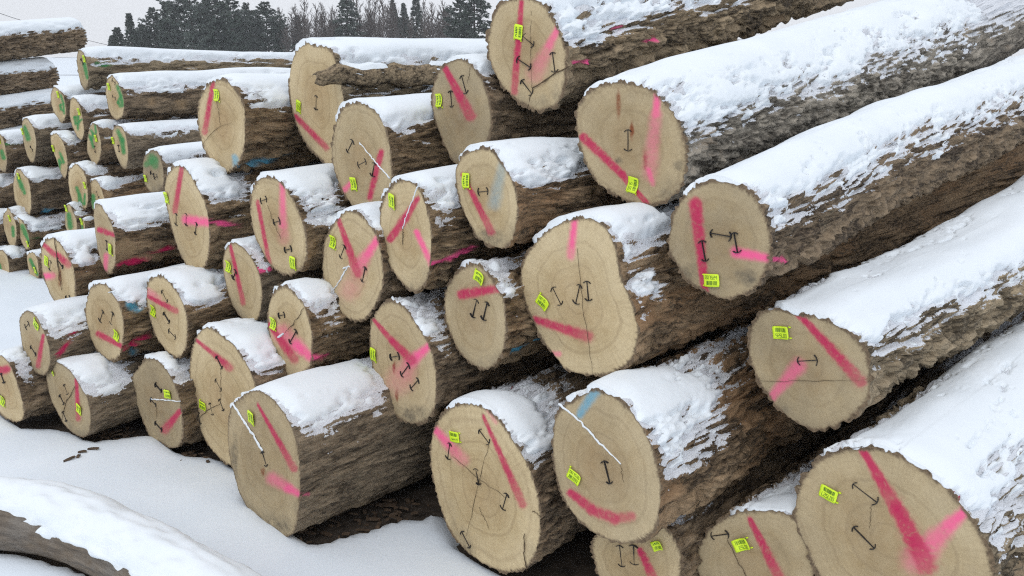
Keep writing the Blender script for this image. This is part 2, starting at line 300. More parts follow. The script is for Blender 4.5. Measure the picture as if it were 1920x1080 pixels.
L('U','187 527 200 530 213 547 227 570 234 600 235 625 233 648 228 668 218 680 202 678 184 664 172 644 162 624 158 590 158 573 167 537',
  c=S('185 626 233 652 10 7'),bc=S('236 658 284 630 8 10'),bb=S('246 570 262 578 16 12;250 668 262 660 8 8 .6'),i=S('194 583 188 602;212 586 209 607'),s=S('204 548 218 545 2 3'),t=[(220,628,10,18,-20,'')],tone=.25,bk='furrow',lab='pale saw-marked log end with a low crimson bar and blue paint on its bark')
L('V','277 523 290 513 307 515 323 530 336 548 348 572 354 600 355 628 350 660 340 673 328 674 312 662 296 642 284 614 276 588 272 560 273 540',
  c=S('278 556 330 583 6 10'),p=S('276 546 295 560 10 12 .5'),i=S('304 545 315 566;307 586 318 605;317 619 330 633'),t=[(289,582,10,19,-14,'')],tone=.1,bk='furrow',lab='pale log end with three irons below a crimson stripe, beside the saw-marked one')
L('W','96 441 106 445 116 456 125 470 132 484 139 500 143 525 144 552 141 580 132 596 120 592 106 576 94 556 87 540 81 522 76 500 75 475 77 456 86 445',
  c=S('80 457 104 479 7 9;107 477 128 496 9 12'),p=S('80 518 98 517 9 10'),i=S('108 486 118 502;96 489 94 506;124 559 132 559'),k=S('104 445 107 480 112 510 117 544 6'),st=S('112 520 4 22 2'),t=[(89,489,9,17,-10,'')],tone=.15,bk='furrow',lab='split log end with a rotten brown slit and broken crimson stripe')
L('X','182 377 190 382 203 403 213 427 219 460 218 493 210 515 200 513 190 497 182 467 177 433 174 400 176 384',
  c=S('186 431 218 442 9 7'),p=S('199 479 197 510 7 6 .75'),bc=S('222 503 260 492 8 9;260 492 322 466 9 9'),i=S('200 451 202 469'),t=[(209,467,8,19,-4,'')],tone=.5,bk='flaky',lab='log with a bare wood patch and a long crimson stripe along its bark')
L('Y','328 305 344 308 357 321 372 349 385 374 393 406 396 447 393 481 385 507 371 515 357 510 341 488 328 456 316 412 308 368 307 343 313 321',
  c=S('342 307 328 396 7 9'),p=S('350 412 396 418 14 12'),bp=S('396 418 425 421 11 9;425 421 454 426 9 6 .7'),i=S('331 400 331 422;350 400 350 423;369 418 367 439'),t=[(314,370,8,20,0,'')],tone=.1,bk='furrow',lab='tall pale log end with three irons and a pink bar running onto the bark')
L('Z1','435 453 451 459 467 475 479 494 489 519 493 547 490 579 483 601 467 606 448 592 432 566 423 535 417 497 421 469',
  c=S('431 456 456 568 5 8'),i=S('443 508 437 522'),bp=S('485 506 508 503 9 8'),t=[(430,499,11,18,-8,'')],tone=.3,bk='smooth',lab='smaller log end with a single thin crimson line and one iron')
L('Z2','495 326 517 329 533 343 549 365 561 390 574 425 579 463 577 491 564 513 542 521 520 513 501 494 486 469 473 437 467 400 468 362 479 337',
  c=S('483 378 505 494 6 7'),p=S('529 340 531 422 7 11 .75;531 422 533 450 13 16 .3'),i=S('490 377 500 373;514 417 525 414;534 469 547 466'),k=S('503 384 512 410 528 448 1'),t=[(551,492,12,19,-5,'')],tone=.2,bk='furrow',lab='oval log end with three short sideways irons between crimson and faded pink lines')
L('Z3','533 530 552 544 571 566 582 595 588 620 589 645 585 690 560 712 545 714 527 703 519 683 506 645 500 615 499 598 501 566 514 541',
  c=S('499 602 523 633 7 10;523 633 552 673 12 16'),p=S('528 625 560 650 26 20 .5;556 648 588 674 15 12'),bp=S('588 673 620 672 10 7'),i=S('523 592 534 590;556 620 544 642'),k=S('572 576 552 606 536 624 2'),s=S('522 632 532 625 7 6'),t=[(514,606,10,20,-8,'')],tone=.2,bk='furrow',lab='log end with a clot of snow on its crossing crimson and pink stripes')
L('A2','652 390 672 394 691 413 707 435 718 470 722 505 721 539 707 577 691 599 676 607 657 604 638 590 619 558 605 527 602 492 606 451 619 423 635 401',
  c=S('633 407 671 514 7 14'),p=S('707 450 690 475 11 12;690 475 672 503 14 22 .7;655 545 665 530 30 30 .22'),i=S('647 461 639 483;685 501 680 528'),s=S('652 501 635 530 616 557 4 2;644 503 656 499 5 4'),t=[(626,453,11,22,-8,'')],tone=.2,bk='mid',lab='log end whose crimson and pink stripes form a V beside a white snow crack')
L('A3','757 330 773 335 789 350 801 379 811 416 814 464 809 508 801 536 783 552 764 546 745 527 729 501 716 470 710 432 710 394 720 360 738 338',
  c=S('783 372 761 407 8 13;761 407 732 448 14 13'),p=S('781 435 809 495 8 9'),bp=S('811 498 850 488 9 8;850 488 893 466 8 7 .8'),s=S('787 341 767 394 756 429 4 2'),k=S('756 429 757 460 3'),t=[(737,376,14,22,-12,'')],tone=.15,bk='furrow',lab='tall log end with a snow-filled crack crossing a fanned crimson stroke')
L('A4','729 559 743 562 757 570 779 598 799 628 813 659 821 698 822 737 818 770 804 792 785 799 766 798 746 787 729 764 710 731 696 687 691 639 693 603 699 589 710 570',
  c=S('696 594 735 639 5 10;735 639 772 676 11 16'),p=S('804 649 771 678 10 18;771 678 748 715 22 40 .35'),i=S('732 670 749 667;753 703 767 684;771 728 785 712'),st=S('739 690 4 14 2;744 742 4 14 2;780 780 40 24 1'),t=[(702,664,12,22,-5,'')],tone=.3,bk='mid',lab='rounded log end with rust streaks and three irons under joined stripes')
L('A5','874 492 893 489 912 501 934 533 949 560 953 589 954 631 946 667 932 689 916 699 896 695 874 681 854 656 841 628 831 595 829 562 834 536 852 508',
  c=S('866 552 934 541 17 13'),i=S('895 562 886 594;914 567 906 599'),bb=S('955 673 985 660 5 6;985 660 1016 645 6 5'),bp=S('930 508 940 508 9 9 .6'),t=[(901,520,17,22,-20,'')],tone=.5,bk='furrow',lab='log end with a thick short crimson bar over two parallel irons')
L('K','899 272 921 274 940 296 959 324 971 352 976 387 974 421 965 453 946 472 924 469 896 453 880 428 864 396 855 362 850 324 855 302 870 283',
  c=S('867 327 921 434 6 13'),b=S('943 305 927 380 12 20 .35'),bb=S('980 294 994 294 8 6'),i=S('897 360 916 358'),st=S('915 450 50 26 1'),t=[(876,338,13,27,2,'')],tone=.2,bk='flaky',lab='log end with one sideways iron beside a faint blue-grey streak')
L('I1','841 110 863 105 882 113 898 132 909 151 920 185 925 220 922 255 908 288 885 306 862 312 847 305 828 268 813 227 806 183 813 148 825 123',
  c=S('831 121 882 217 9 18'),i=S('866 142 875 175;845 170 848 201'),k=S('883 125 878 155 1'),t=[(825,188,12,25,4,'')],tone=.9,bk='mid',lab='darkest grey log end with a wide crimson stripe between two irons')
L('H','1091 402 1112 404 1134 416 1151 441 1163 480 1169 515 1186 557 1200 599 1202 634 1193 670 1175 692 1145 708 1116 710 1091 710 1060 698 1035 670 1010 634 993 596 979 561 972 518 979 483 1000 451 1024 427 1056 409',
  c=S('1003 599 1102 631 12 19'),p=S('1078 406 1070 480 9 12;1030 663 1049 664 8 7 .6'),i=S('1037 539 1053 571;1088 534 1080 569;1101 527 1104 564'),k=S('1084 465 1092 560 1106 650 1112 700 1'),t=[(1020,567,18,27,-34,'0075')],tone=.1,bk='flaky',lab='big kidney-shaped log end with three irons and one crimson and one pink bar')
L('BB','668 186 694 195 716 214 728 242 736 277 739 315 738 345 728 372 710 390 694 401 672 398 650 379 635 350 624 322 620 300 618 283 621 252 631 217 643 195',
  c=S('715 285 693 371 10 9'),p=S('659 343 641 361 8 8 .8'),i=S('662 264 652 285;687 302 672 310;703 305 698 330'),s=S('675 267 700 298 731 334 3 4'),t=[(665,344,12,25,0,'')],tone=.5,bk='furrow',lab='log end crossed by a thin diagonal seam of snow, crimson bar near its edge')
L('CC','574 74 587 78 609 82 626 95 636 125 644 160 650 200 654 240 650 280 638 308 617 316 606 308 583 286 565 261 552 230 543 195 539 151 543 116 555 88',
  c=S('553 217 612 277 8 10'),i=S('594 179 593 206'),t=[(562,199,13,19,-18,'')],tone=.1,bk='plate',lab='tall log end with a loose slab of bark sticking out along its side')
L('DD','417 143 435 154 451 176 461 201 463 233 462 271 454 302 439 321 423 329 407 318 385 290 374 258 369 227 369 195 379 167 395 149',
  c=S('400 150 384 248 6 10'),b=S('440 294 446 316 8 12 .8'),bb=S('448 315 500 306 6 5;500 306 552 296 5 5'),k=S('409 190 414 235 1;381 272 396 252 412 238 436 230 1'),t=[(408,178,12,19,-2,'')],tone=.1,bk='furrow',lab='pale ringed log end with crossing hairline cracks and a blue line along the bark')
# second pile, marked green
def G_(id,o,g,t=None,i='',**k):
    L(id,o,gn=S(g),i=S(i),t=[(t[0],t[1],6,10,0,'')] if t else [],pile=2,**k)
G_('g1','150 90 158 98 164 116 168 140 166 160 160 170 152 160 146 140 143 120 144 100','158 120 164 146 6 5',(159,110),'153 113 155 118',tone=.6,bk='plate',lab='topmost log of the green-marked pile, long and straight with snow along it')
G_('g2','212 140 222 154 230 172 234 192 233 212 225 226 215 224 205 212 200 190 197 170 200 148 204 143','220 162 227 180 6 5;227 180 230 198 6 5;227 180 221 192 4 4;221 192 226 200 4 4',(205,162),'211 150 216 156;212 180 217 185',tone=.2,bk='mid',lab='green-marked log with two pale knots on its side')
G_('g3','104 161 116 172 122 186 125 206 124 220 117 233 109 225 100 211 98 206 94 186 96 170','114 178 119 195 3 3;119 195 120 213 3 3;119 195 113 197 3 3;113 197 114 205 3 3;114 205 120 208 3 3',(110,177),tone=.2,bk='mid',lab='green-marked log end with a thin looped squiggle hanging below its tag')
G_('g4','138 181 148 192 154 210 157 228 159 250 154 265 146 260 136 241 130 219 129 206 130 198 132 184','140 220 146 219 4 4;146 219 147 230 4 4;147 230 142 232 4 4;142 232 140 220 4 4;147 230 153 224 3 3;146 230 146 243 4 3',(149,209),tone=.1,bk='mid',lab='narrow green-marked log end wedged below two others, figure painted mid-face')
G_('g5','49 220 56 227 64 242 68 262 68 285 64 304 57 304 50 290 44 267 41 244 42 225','46 238 53 260 6 8',(43,246),'58 276 61 281',tone=.5,bk='smooth',lab='green-marked log with one small iron low on its greyish end')
G_('g6','104 246 112 254 120 267 125 285 128 306 126 327 122 336 116 330 109 312 100 287 95 270 94 254','112 286 116 296 3 4;116 296 119 304 4 4;119 304 114 307 4 4;114 307 111 300 4 4;111 300 112 318 4 3',(101,278),tone=.05,bk='mid',lab='pale green-marked log end with a long-tailed loop')
G_('g7','175 227 181 232 187 250 191 269 190 292 182 311 175 309 166 295 162 275 164 250 169 232','171 245 175 252 4 4;175 252 171 262 4 5;171 262 167 254 4 4;171 262 175 276 4 4;178 232 180 250 3 3',(181,259),'178 275 179 284',tone=.4,bk='mid',lab='green-marked log end with orange inner bark showing beside it')
G_('g8','217 235 227 236 235 247 238 260 240 271 241 296 237 317 230 316 222 302 214 281 210 259 211 243','221 246 229 262 6 7;229 262 232 286 8 6',(213,263),'222 272 224 284',tone=.3,bk='smooth',lab='green-marked log end with one broad vertical green stroke, snow sheet along its top')
G_('g9','-4 246 6 259 11 277 14 300 12 321 8 326 0 319 -8 300 -14 275 -13 255','3 284 7 296 6 7',(0,263),tone=.4,bk='mid',lab='green-marked log with green paint splashed on its bark, at the end of its row')
G_('g10','35 314 42 320 50 331 55 339 59 364 60 389 56 405 47 400 36 394 27 375 24 352 25 332 29 320','34 333 40 348 6 7;40 348 46 362 7 5',(36,330),tone=.2,bk='mid',bb=S('80 402 100 394 6 7'),lab='green-marked log end with a stepped cut and blue paint on its bark')
G_('g11','141 304 150 310 160 326 164 345 166 370 164 390 156 401 146 395 135 379 129 357 127 332 129 317','144 352 149 366 5 5;149 366 149 378 5 5;149 366 152 374 4 4;149 378 158 383 4 4;158 383 159 364 4 3',(160,347),tone=.05,bk='mid',lab='pale green-marked log end with a large clear figure two')
G_('g12','175 334 182 336 190 349 196 366 199 385 195 395 185 402 175 396 171 386 166 367 166 345','174 368 176 388 8 8',None,'182 361 185 369',tone=.2,bk='flaky',lab='green-marked log end half buried behind the log with the bare wood patch')
G_('g13','285 279 296 284 304 299 308 320 308 345 300 360 286 362 274 352 269 335 266 315 269 296 275 285','284 296 290 310 14 12 .7;290 300 274 308 12 9 .7',(274,334),'283 324 288 328;290 334 295 330',tone=1.1,bk='mid',lab='dark grey green-marked log end next to the tall pale oval pink-marked end')
G_('g14','16 389 25 405 31 420 32 445 29 462 21 465 12 447 6 426 6 401','24 426 25 442 5 5',(19,409),tone=.3,bk='mid',lab='green-marked log end with a faint short mark, low in the pile')
G_('g15','34 405 44 414 51 429 56 445 57 460 55 468 50 471 41 457 34 439 31 422 31 412','42 424 48 438 8 8;48 438 55 455 6 4',(53,457),tone=.1,bk='furrow',lab='green-marked log end with a dense green blot trailing down to its tag')
G_('g16','129 379 137 394 144 410 146 430 140 442 130 442 123 430 121 414 122 389','129 402 132 426 7 8',(125,390),tone=.35,bk='mid',lab='green-marked log end peeping out above the snow of a pink-marked log')
G_('g17','155 407 159 415 161 428 158 438 154 438 151 428 151 416','154 424 155 432 3 3',(154,415),tone=.2,bk='mid',lab='thin green-marked log end barely showing in a dark gap')
G_('g18','6 469 14 480 18 501 19 520 16 533 7 533 0 530 -10 515 -14 495 -10 475 -2 466','-1 496 1 508 4 5',None,tone=.2,bk='mid',bb=S('6 478 10 486 5 5'),lab='lowest green-marked log, end lying on the snow beside a thinner one')
G_('g19','60 470 66 474 72 490 74 514 71 529 65 529 57 519 51 497 49 479 53 472','57 487 63 500 5 5;63 500 70 515 5 4',(67,506),tone=.2,bk='mid',lab='thin green-marked log end standing on the snow below the blotted one')
G_('g20','78 472 83 485 86 505 84 522 78 525 73 512 71 492 73 477','75 486 77 500 4 4',None,tone=.4,bk='mid',lab='sliver of a green-marked log end behind the split log')
G_('g21','-34 330 -25 338 -18 352 -14 372 -15 392 -22 402 -32 396 -42 380 -47 358 -44 338','-32 360 -28 375 5 5',None,tone=.3,bk='mid',lab='log of the green-marked pile showing only its bark, beneath the green-splashed one')
G_('g22','-30 395 -20 405 -14 422 -11 444 -14 462 -24 466 -34 455 -42 435 -43 412','-28 425 -24 440 5 5',None,tone=.3,bk='mid',lab='log of the green-marked pile showing only dark bark, just above the lowest log')
POSE={'A': (2.951, 40.5, 36.2, 8.3, 0.0),
 'B': (2.672, 39.8, 38.6, 5.8, 0.15),
 'C': (2.423, 43.5, 41.8, 4.2, 0.1),
 'D': (2.414, 45.8, 45.0, 2.0, 0.12),
 'E': (2.242, 43.5, 47.0, -0.0, 0.025),
 'J': (2.543, 36.0, 42.4, -0.7, 0.0),
 'M': (2.648, 36.0, 41.7, -0.2, 0.0),
 'G': (2.468, 49.5, 45.0, 0.3, 0.025),
 'N': (2.842, 46.5, 43.8, 0.1, 0.0),
 'F': (3.08, 44.2, 43.7, -0.3, 0.0),
 'P': (3.511, 43.5, 43.5, -0.5, 0.0),
 'Q': (3.776, 40.5, 41.6, 0.3, 0.0),
 'R': (3.863, 36.8, 41.4, -0.2, 0.0),
 'S': (4.03, 36.0, 40.7, 0.4, 0.0),
 'T': (3.912, 39.8, 41.5, 0.2, 0.0),
 'U': (3.834, 37.5, 41.5, 0.1, 0.0),
 'V': (3.689, 41.2, 42.6, -0.2, 0.0),
 'W': (4.171, 39.8, 41.6, 0.3, 0.0),
 'X': (4.01, 48.0, 46.0, 0.1, 0.0),
 'Y': (3.784, 46.5, 45.2, -0.1, 0.0),
 'Z1': (3.6, 44.2, 44.0, -0.2, 0.0),
 'Z2': (3.416, 42.8, 43.5, 0.2, 0.0),
 'Z3': (3.329, 43.5, 43.7, -0.1, 0.0),
 'A2': (3.215, 45.8, 44.9, -0.0, 0.0),
 'A3': (2.956, 51.8, 46.5, -0.4, 0.0),
 'A4': (3.079, 50.2, 45.5, 0.3, 0.0),
 'A5': (2.863, 48.8, 46.0, -0.2, 0.0),
 'K': (2.784, 47.2, 46.4, -0.0, 0.0),
 'I1': (3.18, 50.2, 46.7, -0.6, 0.0),
 'H': (2.622, 48.0, 45.9, 0.2, 0.0),
 'BB': (3.302, 42.8, 44.2, -0.5, 0.0),
 'CC': (3.572, 48.0, 45.1, 0.6, 0.0),
 'DD': (3.727, 41.2, 42.6, 0.2, 0.0)}
# ------------------------------------------------------------ the logs
COLS = {'c': (.50, .009, .090), 'p': (.93, .10, .31), 'g': (.02, .23, .065), 'b': (.10, .38, .55)}
def stroke(px, segs, colr, base, soft=.3, noise=None, fade=0.):
    """lay spray strokes (pixel segments turned into marks on the surface points) over an RGBA array"""
    for s in segs:
        x1, y1, x2, y2, w1, w2 = s[:6]; st = s[6] if len(s) > 6 else .95
        d = np.array([x2 - x1, y2 - y1]); q = px - np.array([x1, y1]); t = np.clip((q @ d) / (d @ d), 0, 1)
        dist = np.hypot(*(q - t[..., None] * d).T).T; hw = .5 * (w1 + (w2 - w1) * t) + .4
        if noise is not None: dist = dist + noise * hw * .45
        al = (1 - sstep(1 - soft, 1 + soft * 1.4, dist / hw)) * st * (1 - fade * sstep(.6, 1., t) * (w2 >= w1))
        if fade: al = np.maximum(al, .16 * st * (1 - sstep(.9, 2.3, dist / hw)) * (noise > .05 if noise is not None else 1))
        a0 = base[..., 3]; na = al + a0 * (1 - al)
        with np.errstate(divide='ignore', invalid='ignore'):
            base[..., :3] = np.where(na[..., None] > 1e-4, (np.array(colr) * al[..., None] + base[..., :3] * (a0 * (1 - al))[..., None]) / np.maximum(na, 1e-4)[..., None], base[..., :3])
        base[..., 3] = na
def yawv(y, p=0):
    y, p = math.radians(y), math.radians(p); return np.array([math.sin(y) * math.cos(p), math.cos(y) * math.cos(p), math.sin(p)])
def area_c(p):
    x, y = p[:, 0], p[:, 1]; x1, y1 = np.roll(x, -1), np.roll(y, -1); c = x * y1 - x1 * y; A = c.sum() / 2
    return A, np.array([((x + x1) * c).sum(), ((y + y1) * c).sum()]) / (6 * A)
N2 = yawv(31)
VIS = dict(A=2.6, B=3.2, C=3.2, D=2.6, E=1.5, G=1.3, H=1.2, F=1.1, K=1.0, CC=1.6, I1=1.0)
GEO = {}
for id, g in LOGS.items():
    _, c = area_c(np.array(g['o'])); d = rays(c)[0]
    if g.get('pile') == 2:
        zc = (3.51 + .36 * 1.7) / (d @ N2 - .36 * d[2]); fy, ay, ap, gw = 41., 39., 0., .012; Ln = 4.6
    else:
        zc, fy, ay, ap, gw = POSE[id]; Ln = 7.5 if id in 'ABCDE' else 4.2
        if gw == 0: gw = .012
    n = yawv(fy); u = np.array([n[1], -n[0], 0]); C = CAM + d * zc
    D = rays(g['o']); t = (d @ n) * zc / (D @ n); P3 = D * t[:, None] - d * zc; P2 = np.stack([P3 @ u, P3[:, 2]], 1)
    # closed Catmull-Rom through the traced points, resampled in polar form
    T = np.linspace(0, 1, 8, endpoint=False)[None, :, None]; p0, p1, p2, p3 = (np.roll(P2, k, 0)[:, None] for k in (1, 0, -1, -2))
    crv = (.5 * (2 * p1 + (p2 - p0) * T + (2 * p0 - 5 * p1 + 4 * p2 - p3) * T ** 2 + (3 * p1 - p0 - 3 * p2 + p3) * T ** 3)).reshape(-1, 2)
    A, cc = area_c(crv); C = C + u * cc[0] + np.array([0, 0, cc[1]]); crv = crv - cc
    ph = np.arctan2(crv[:, 1], crv[:, 0]); o_ = np.argsort(ph)
    GEO[id] = dict(C=C, n=n, u=u, ax=yawv(ay, ap), gw=gw, L=Ln, zc=zc, r=math.sqrt(abs(A) / math.pi), ph=ph[o_], rr=np.hypot(*crv.T)[o_])
def polar(id, phi):
    G = GEO[id]; return np.interp(phi, np.concatenate([G['ph'] - 2 * math.pi, G['ph'], G['ph'] + 2 * math.pi]), np.tile(G['rr'], 3))
CYL = [(id, G['C'], G['ax'], G['L'], G['r']) for id, G in GEO.items()]
UPD = np.array([[0, 0, 1], [.38, 0, 1], [-.38, 0, 1], [0, .38, 1], [0, -.38, 1], [.7, .3, 1], [-.6, -.45, 1]], float); UPD /= np.linalg.norm(UPD, axis=1)[:, None]
UPW = np.array([2, 1, 1, 1, 1, .6, .8]); UPW = UPW / UPW.sum()
EXTRA = []
def sky_vis(pts, skip=None):
    """share of falling-snow directions that reach each point past the other logs"""
    pts = np.asarray(pts, float); vis = np.zeros(len(pts))
    for w, wt in zip(UPD, UPW):
        free = np.ones(len(pts), bool)
        for id, C, ax, Ln, r in CYL + EXTRA:
            if id == skip: continue
            b = w @ ax; den = 1 - b * b; q = pts - C; qd, qa = q @ w, q @ ax
            t = np.maximum((b * qa - qd) / den, .0); s0 = qa + t * b; s = np.clip(s0, 0, Ln)
            dist = np.linalg.norm(pts + t[:, None] * w - (C + s[:, None] * ax), axis=1)
            free &= ~((dist < r * .98) & (t > .01) & (s0 > -.02) & (s0 < Ln))
        vis += wt * free
    return vis
def bil(grid, yi, xi):
    y0 = np.clip(np.floor(yi).astype(int), 0, grid.shape[0] - 2); x0 = np.clip(np.floor(xi).astype(int), 0, grid.shape[1] - 2); fy, fx = np.clip(yi - y0, 0, 1), np.clip(xi - x0, 0, 1)
    return (grid[y0, x0] * (1 - fx) + grid[y0, x0 + 1] * fx) * (1 - fy) + (grid[y0 + 1, x0] * (1 - fx) + grid[y0 + 1, x0 + 1] * fx) * fy
def smooth_per(r, k):
    for _ in range(k): r = (np.roll(r, 1) + 2 * r + np.roll(r, -1)) / 4
    return r
def plane_pt(G, x, y, lift=0.):
    d = rays((x, y))[0]; t = ((G['C'] - CAM) @ G['n']) / (d @ G['n']); return CAM + d * t - G['n'] * lift
def ribbon(pts, w, n, lift, thick, rag=0.):
    """thin raised strip along a polyline lying on a plane with normal -n"""
    pts = np.asarray(pts); m = len(pts); tg = np.gradient(pts, axis=0); tg /= np.linalg.norm(tg, axis=1)[:, None]
    sd = np.cross(tg, n); w = np.broadcast_to(np.asarray(w, float), (m,)) * (1 + rag * rng.uniform(-1, 1, m))
    base = pts - n * lift; top = base - n * thick
    v = np.concatenate([base - sd * w[:, None] / 2, top - sd * w[:, None] * .3, top + sd * w[:, None] * .3, base + sd * w[:, None] / 2])
    q = []
    for k in range(3):
        for i in range(m - 1): q.append((k * m + i, k * m + i + 1, (k + 1) * m + i + 1, (k + 1) * m + i))
    q += [(0, m, 2 * m, 3 * m), (m - 1, 4 * m - 1, 3 * m - 1, 2 * m - 1)]
    return v, np.array(q)
def join(parts):
    V, Q, n = [], [], 0
    for v, q in parts: V.append(v); Q.append(q + n); n += len(v)
    return np.concatenate(V), np.concatenate(Q)
def resample(pts, m, wob=0.):
    pts = np.asarray(pts); L_ = np.concatenate([[0], np.cumsum(np.linalg.norm(np.diff(pts, axis=0), axis=1))]); s = np.linspace(0, L_[-1], m)
    r = np.stack([np.interp(s, L_, pts[:, k]) for k in range(3)], 1)
    if wob: r[1:-1] += rng.normal(0, wob, (m - 2, 3)) * np.array([1, 1, 1])
    return r
def make_iron(G, s, par, org):
    a, b = plane_pt(G, s[0], s[1]), plane_pt(G, s[2], s[3]); L_ = np.linalg.norm(b - a)
    if L_ < .05: m_ = (a + b) / 2; dd = (b - a) / L_; a, b = m_ - dd * .025, m_ + dd * .025; L_ = .05
    d = (b - a) / L_; sd = np.cross(d, G['n']); W = .0027; parts = [ribbon(np.array([a, b]), W, G['n'], -.002, .0055)]
    for e, dr in ((a, d), (b, -d)):
        k = np.linspace(-1, 1, 7); hl = .0135 * rng.uniform(.85, 1.15)
        arc = e + np.outer(k, sd) * hl + np.outer(k ** 2, dr) * .0065
        parts.append(ribbon(arc, W, G['n'], -.002, .0065))
    v, q = join(parts); mesh_obj('end_iron', v, q, None, M_IRON, par, None, org, smooth=False)
SEGS = {'0': 'abcdef', '1': 'bc', '2': 'abged', '3': 'abgcd', '4': 'fgbc', '5': 'afgcd', '6': 'afgedc', '7': 'abc', '8': 'abcdefg'}
SEGP = {'a': ((0, 2), (1, 2)), 'b': ((1, 2), (1, 1)), 'c': ((1, 1), (1, 0)), 'd': ((0, 0), (1, 0)), 'e': ((0, 0), (0, 1)), 'f': ((0, 1), (0, 2)), 'g': ((0, 1), (1, 1))}
def make_tag(G, t, par, org):
    x, y, w, h, rot, digs = t; n = G['n']; sc = G['zc'] / F_PX
    tall = h * sc > .040 and not digs
    W, H = .050, .038
    if h < 9: W, H = .022, .014
    if w == 16 and h == 15: W, H = .034, .03
    if G.get('p2'): W, H = .048, .034; tall = True
    a = math.radians(rot + (90 if tall and rot < 60 else 0)); c0 = plane_pt(G, x, y)
    ex = G['u'] * math.cos(a) + np.array([0, 0, 1]) * math.sin(a); ey = -G['u'] * math.sin(a) + np.array([0, 0, 1]) * math.cos(a)
    nx, ny = 9, 7; X, Y = np.meshgrid(np.linspace(-.5, .5, nx), np.linspace(-.5, .5, ny))
    cut = np.maximum(0, np.abs(X) + np.abs(Y) - .86); Xs = X * (1 - .35 * cut); Ys = Y * (1 - .35 * cut)
    curl = .004 + .006 * (X ** 2 * 2 + Y ** 2) + .0025 * np.sin(X * 5 + rot)
    def P_(Xa, Ya, lift): return c0 + (np.multiply.outer(Xa * W, ex) + np.multiply.outer(Ya * H, ey)) - np.multiply.outer(lift, n)
    top = P_(Xs, Ys, curl + .0012).reshape(-1, 3); bot = P_(Xs, Ys, curl).reshape(-1, 3); q = grid_quads(ny, nx, False); N_ = nx * ny
    edge = list(range(nx)) + [r * nx + nx - 1 for r in range(1, ny)] + [(ny - 1) * nx + k for k in range(nx - 2, -1, -1)] + [r * nx for r in range(ny - 2, 0, -1)]
    side = [(edge[i], edge[(i + 1) % len(edge)], edge[(i + 1) % len(edge)] + N_, edge[i] + N_) for i in range(len(edge))]
    V = [top, bot]; Q = [q, q[:, ::-1] + N_, np.array(side)]; nv = 2 * N_
    for sy in (-.42, .42):          # the two fixing barbs
        b4 = P_(np.array([-.48, -.62, -.62, -.48]), np.array([sy - .07, sy - .02, sy + .03, sy + .07]), np.array([.005, .004, .004, .005])); b5 = b4 + n * .004
        V += [b4, b5]; Q.append(np.array([(0, 1, 2, 3), (7, 6, 5, 4), (0, 4, 5, 1), (1, 5, 6, 2), (2, 6, 7, 3), (3, 7, 4, 0)]) + nv); nv += 8
    tg = mesh_obj('tag', np.concatenate(V), np.concatenate(Q), None, M_TAG, par, None, org)
    # print: bar code and number, laid 0.4 mm proud
    def lift_at(Xa, Ya): return .0056 + .006 * (Xa ** 2 * 2 + Ya ** 2) + .0025 * np.sin(Xa * 5 + rot)
    quads = []
    def bar(x0, x1, y0, y1):
        Xa = np.array([x0, x1, x1, x0]); Ya = np.array([y0, y0, y1, y1]); quads.append(P_(Xa, Ya, lift_at(Xa, Ya)))
    xx = -.34; r_ = random.Random(int(x * 7 + y))
    while xx < .34:
        bw = r_.choice((.012, .02, .035)); bar(xx, min(xx + bw, .36), -.36, -.04); xx += bw + r_.choice((.014, .022, .04))
    if digs:
        cw = .115; x0 = -.37
        for k, ch in enumerate(digs):
            for sg in SEGS.get(ch, ''):
                (xa, ya), (xb, yb) = SEGP[sg]; ox = x0 + k * (cw + .012); th_ = .011
                xa, xb = ox + xa * cw * .72, ox + xb * cw * .72; ya, yb = .10 + ya * .13, .10 + yb * .13
                bar(min(xa, xb) - th_, max(xa, xb) + th_, min(ya, yb) - th_ * 1.3, max(ya, yb) + th_ * 1.3)
    else:
        for k in range(6): bar(-.34 + k * .115, -.34 + k * .115 + .03, .12, .34); bar(-.34 + k * .115, -.34 + k * .115 + .075, r_.choice((.12, .22)), r_.choice((.26, .34)))
    v = np.concatenate(quads); mesh_obj('print', v, np.arange(len(v)).reshape(-1, 4), None, M_PRINT, tg, None, org, smooth=False)
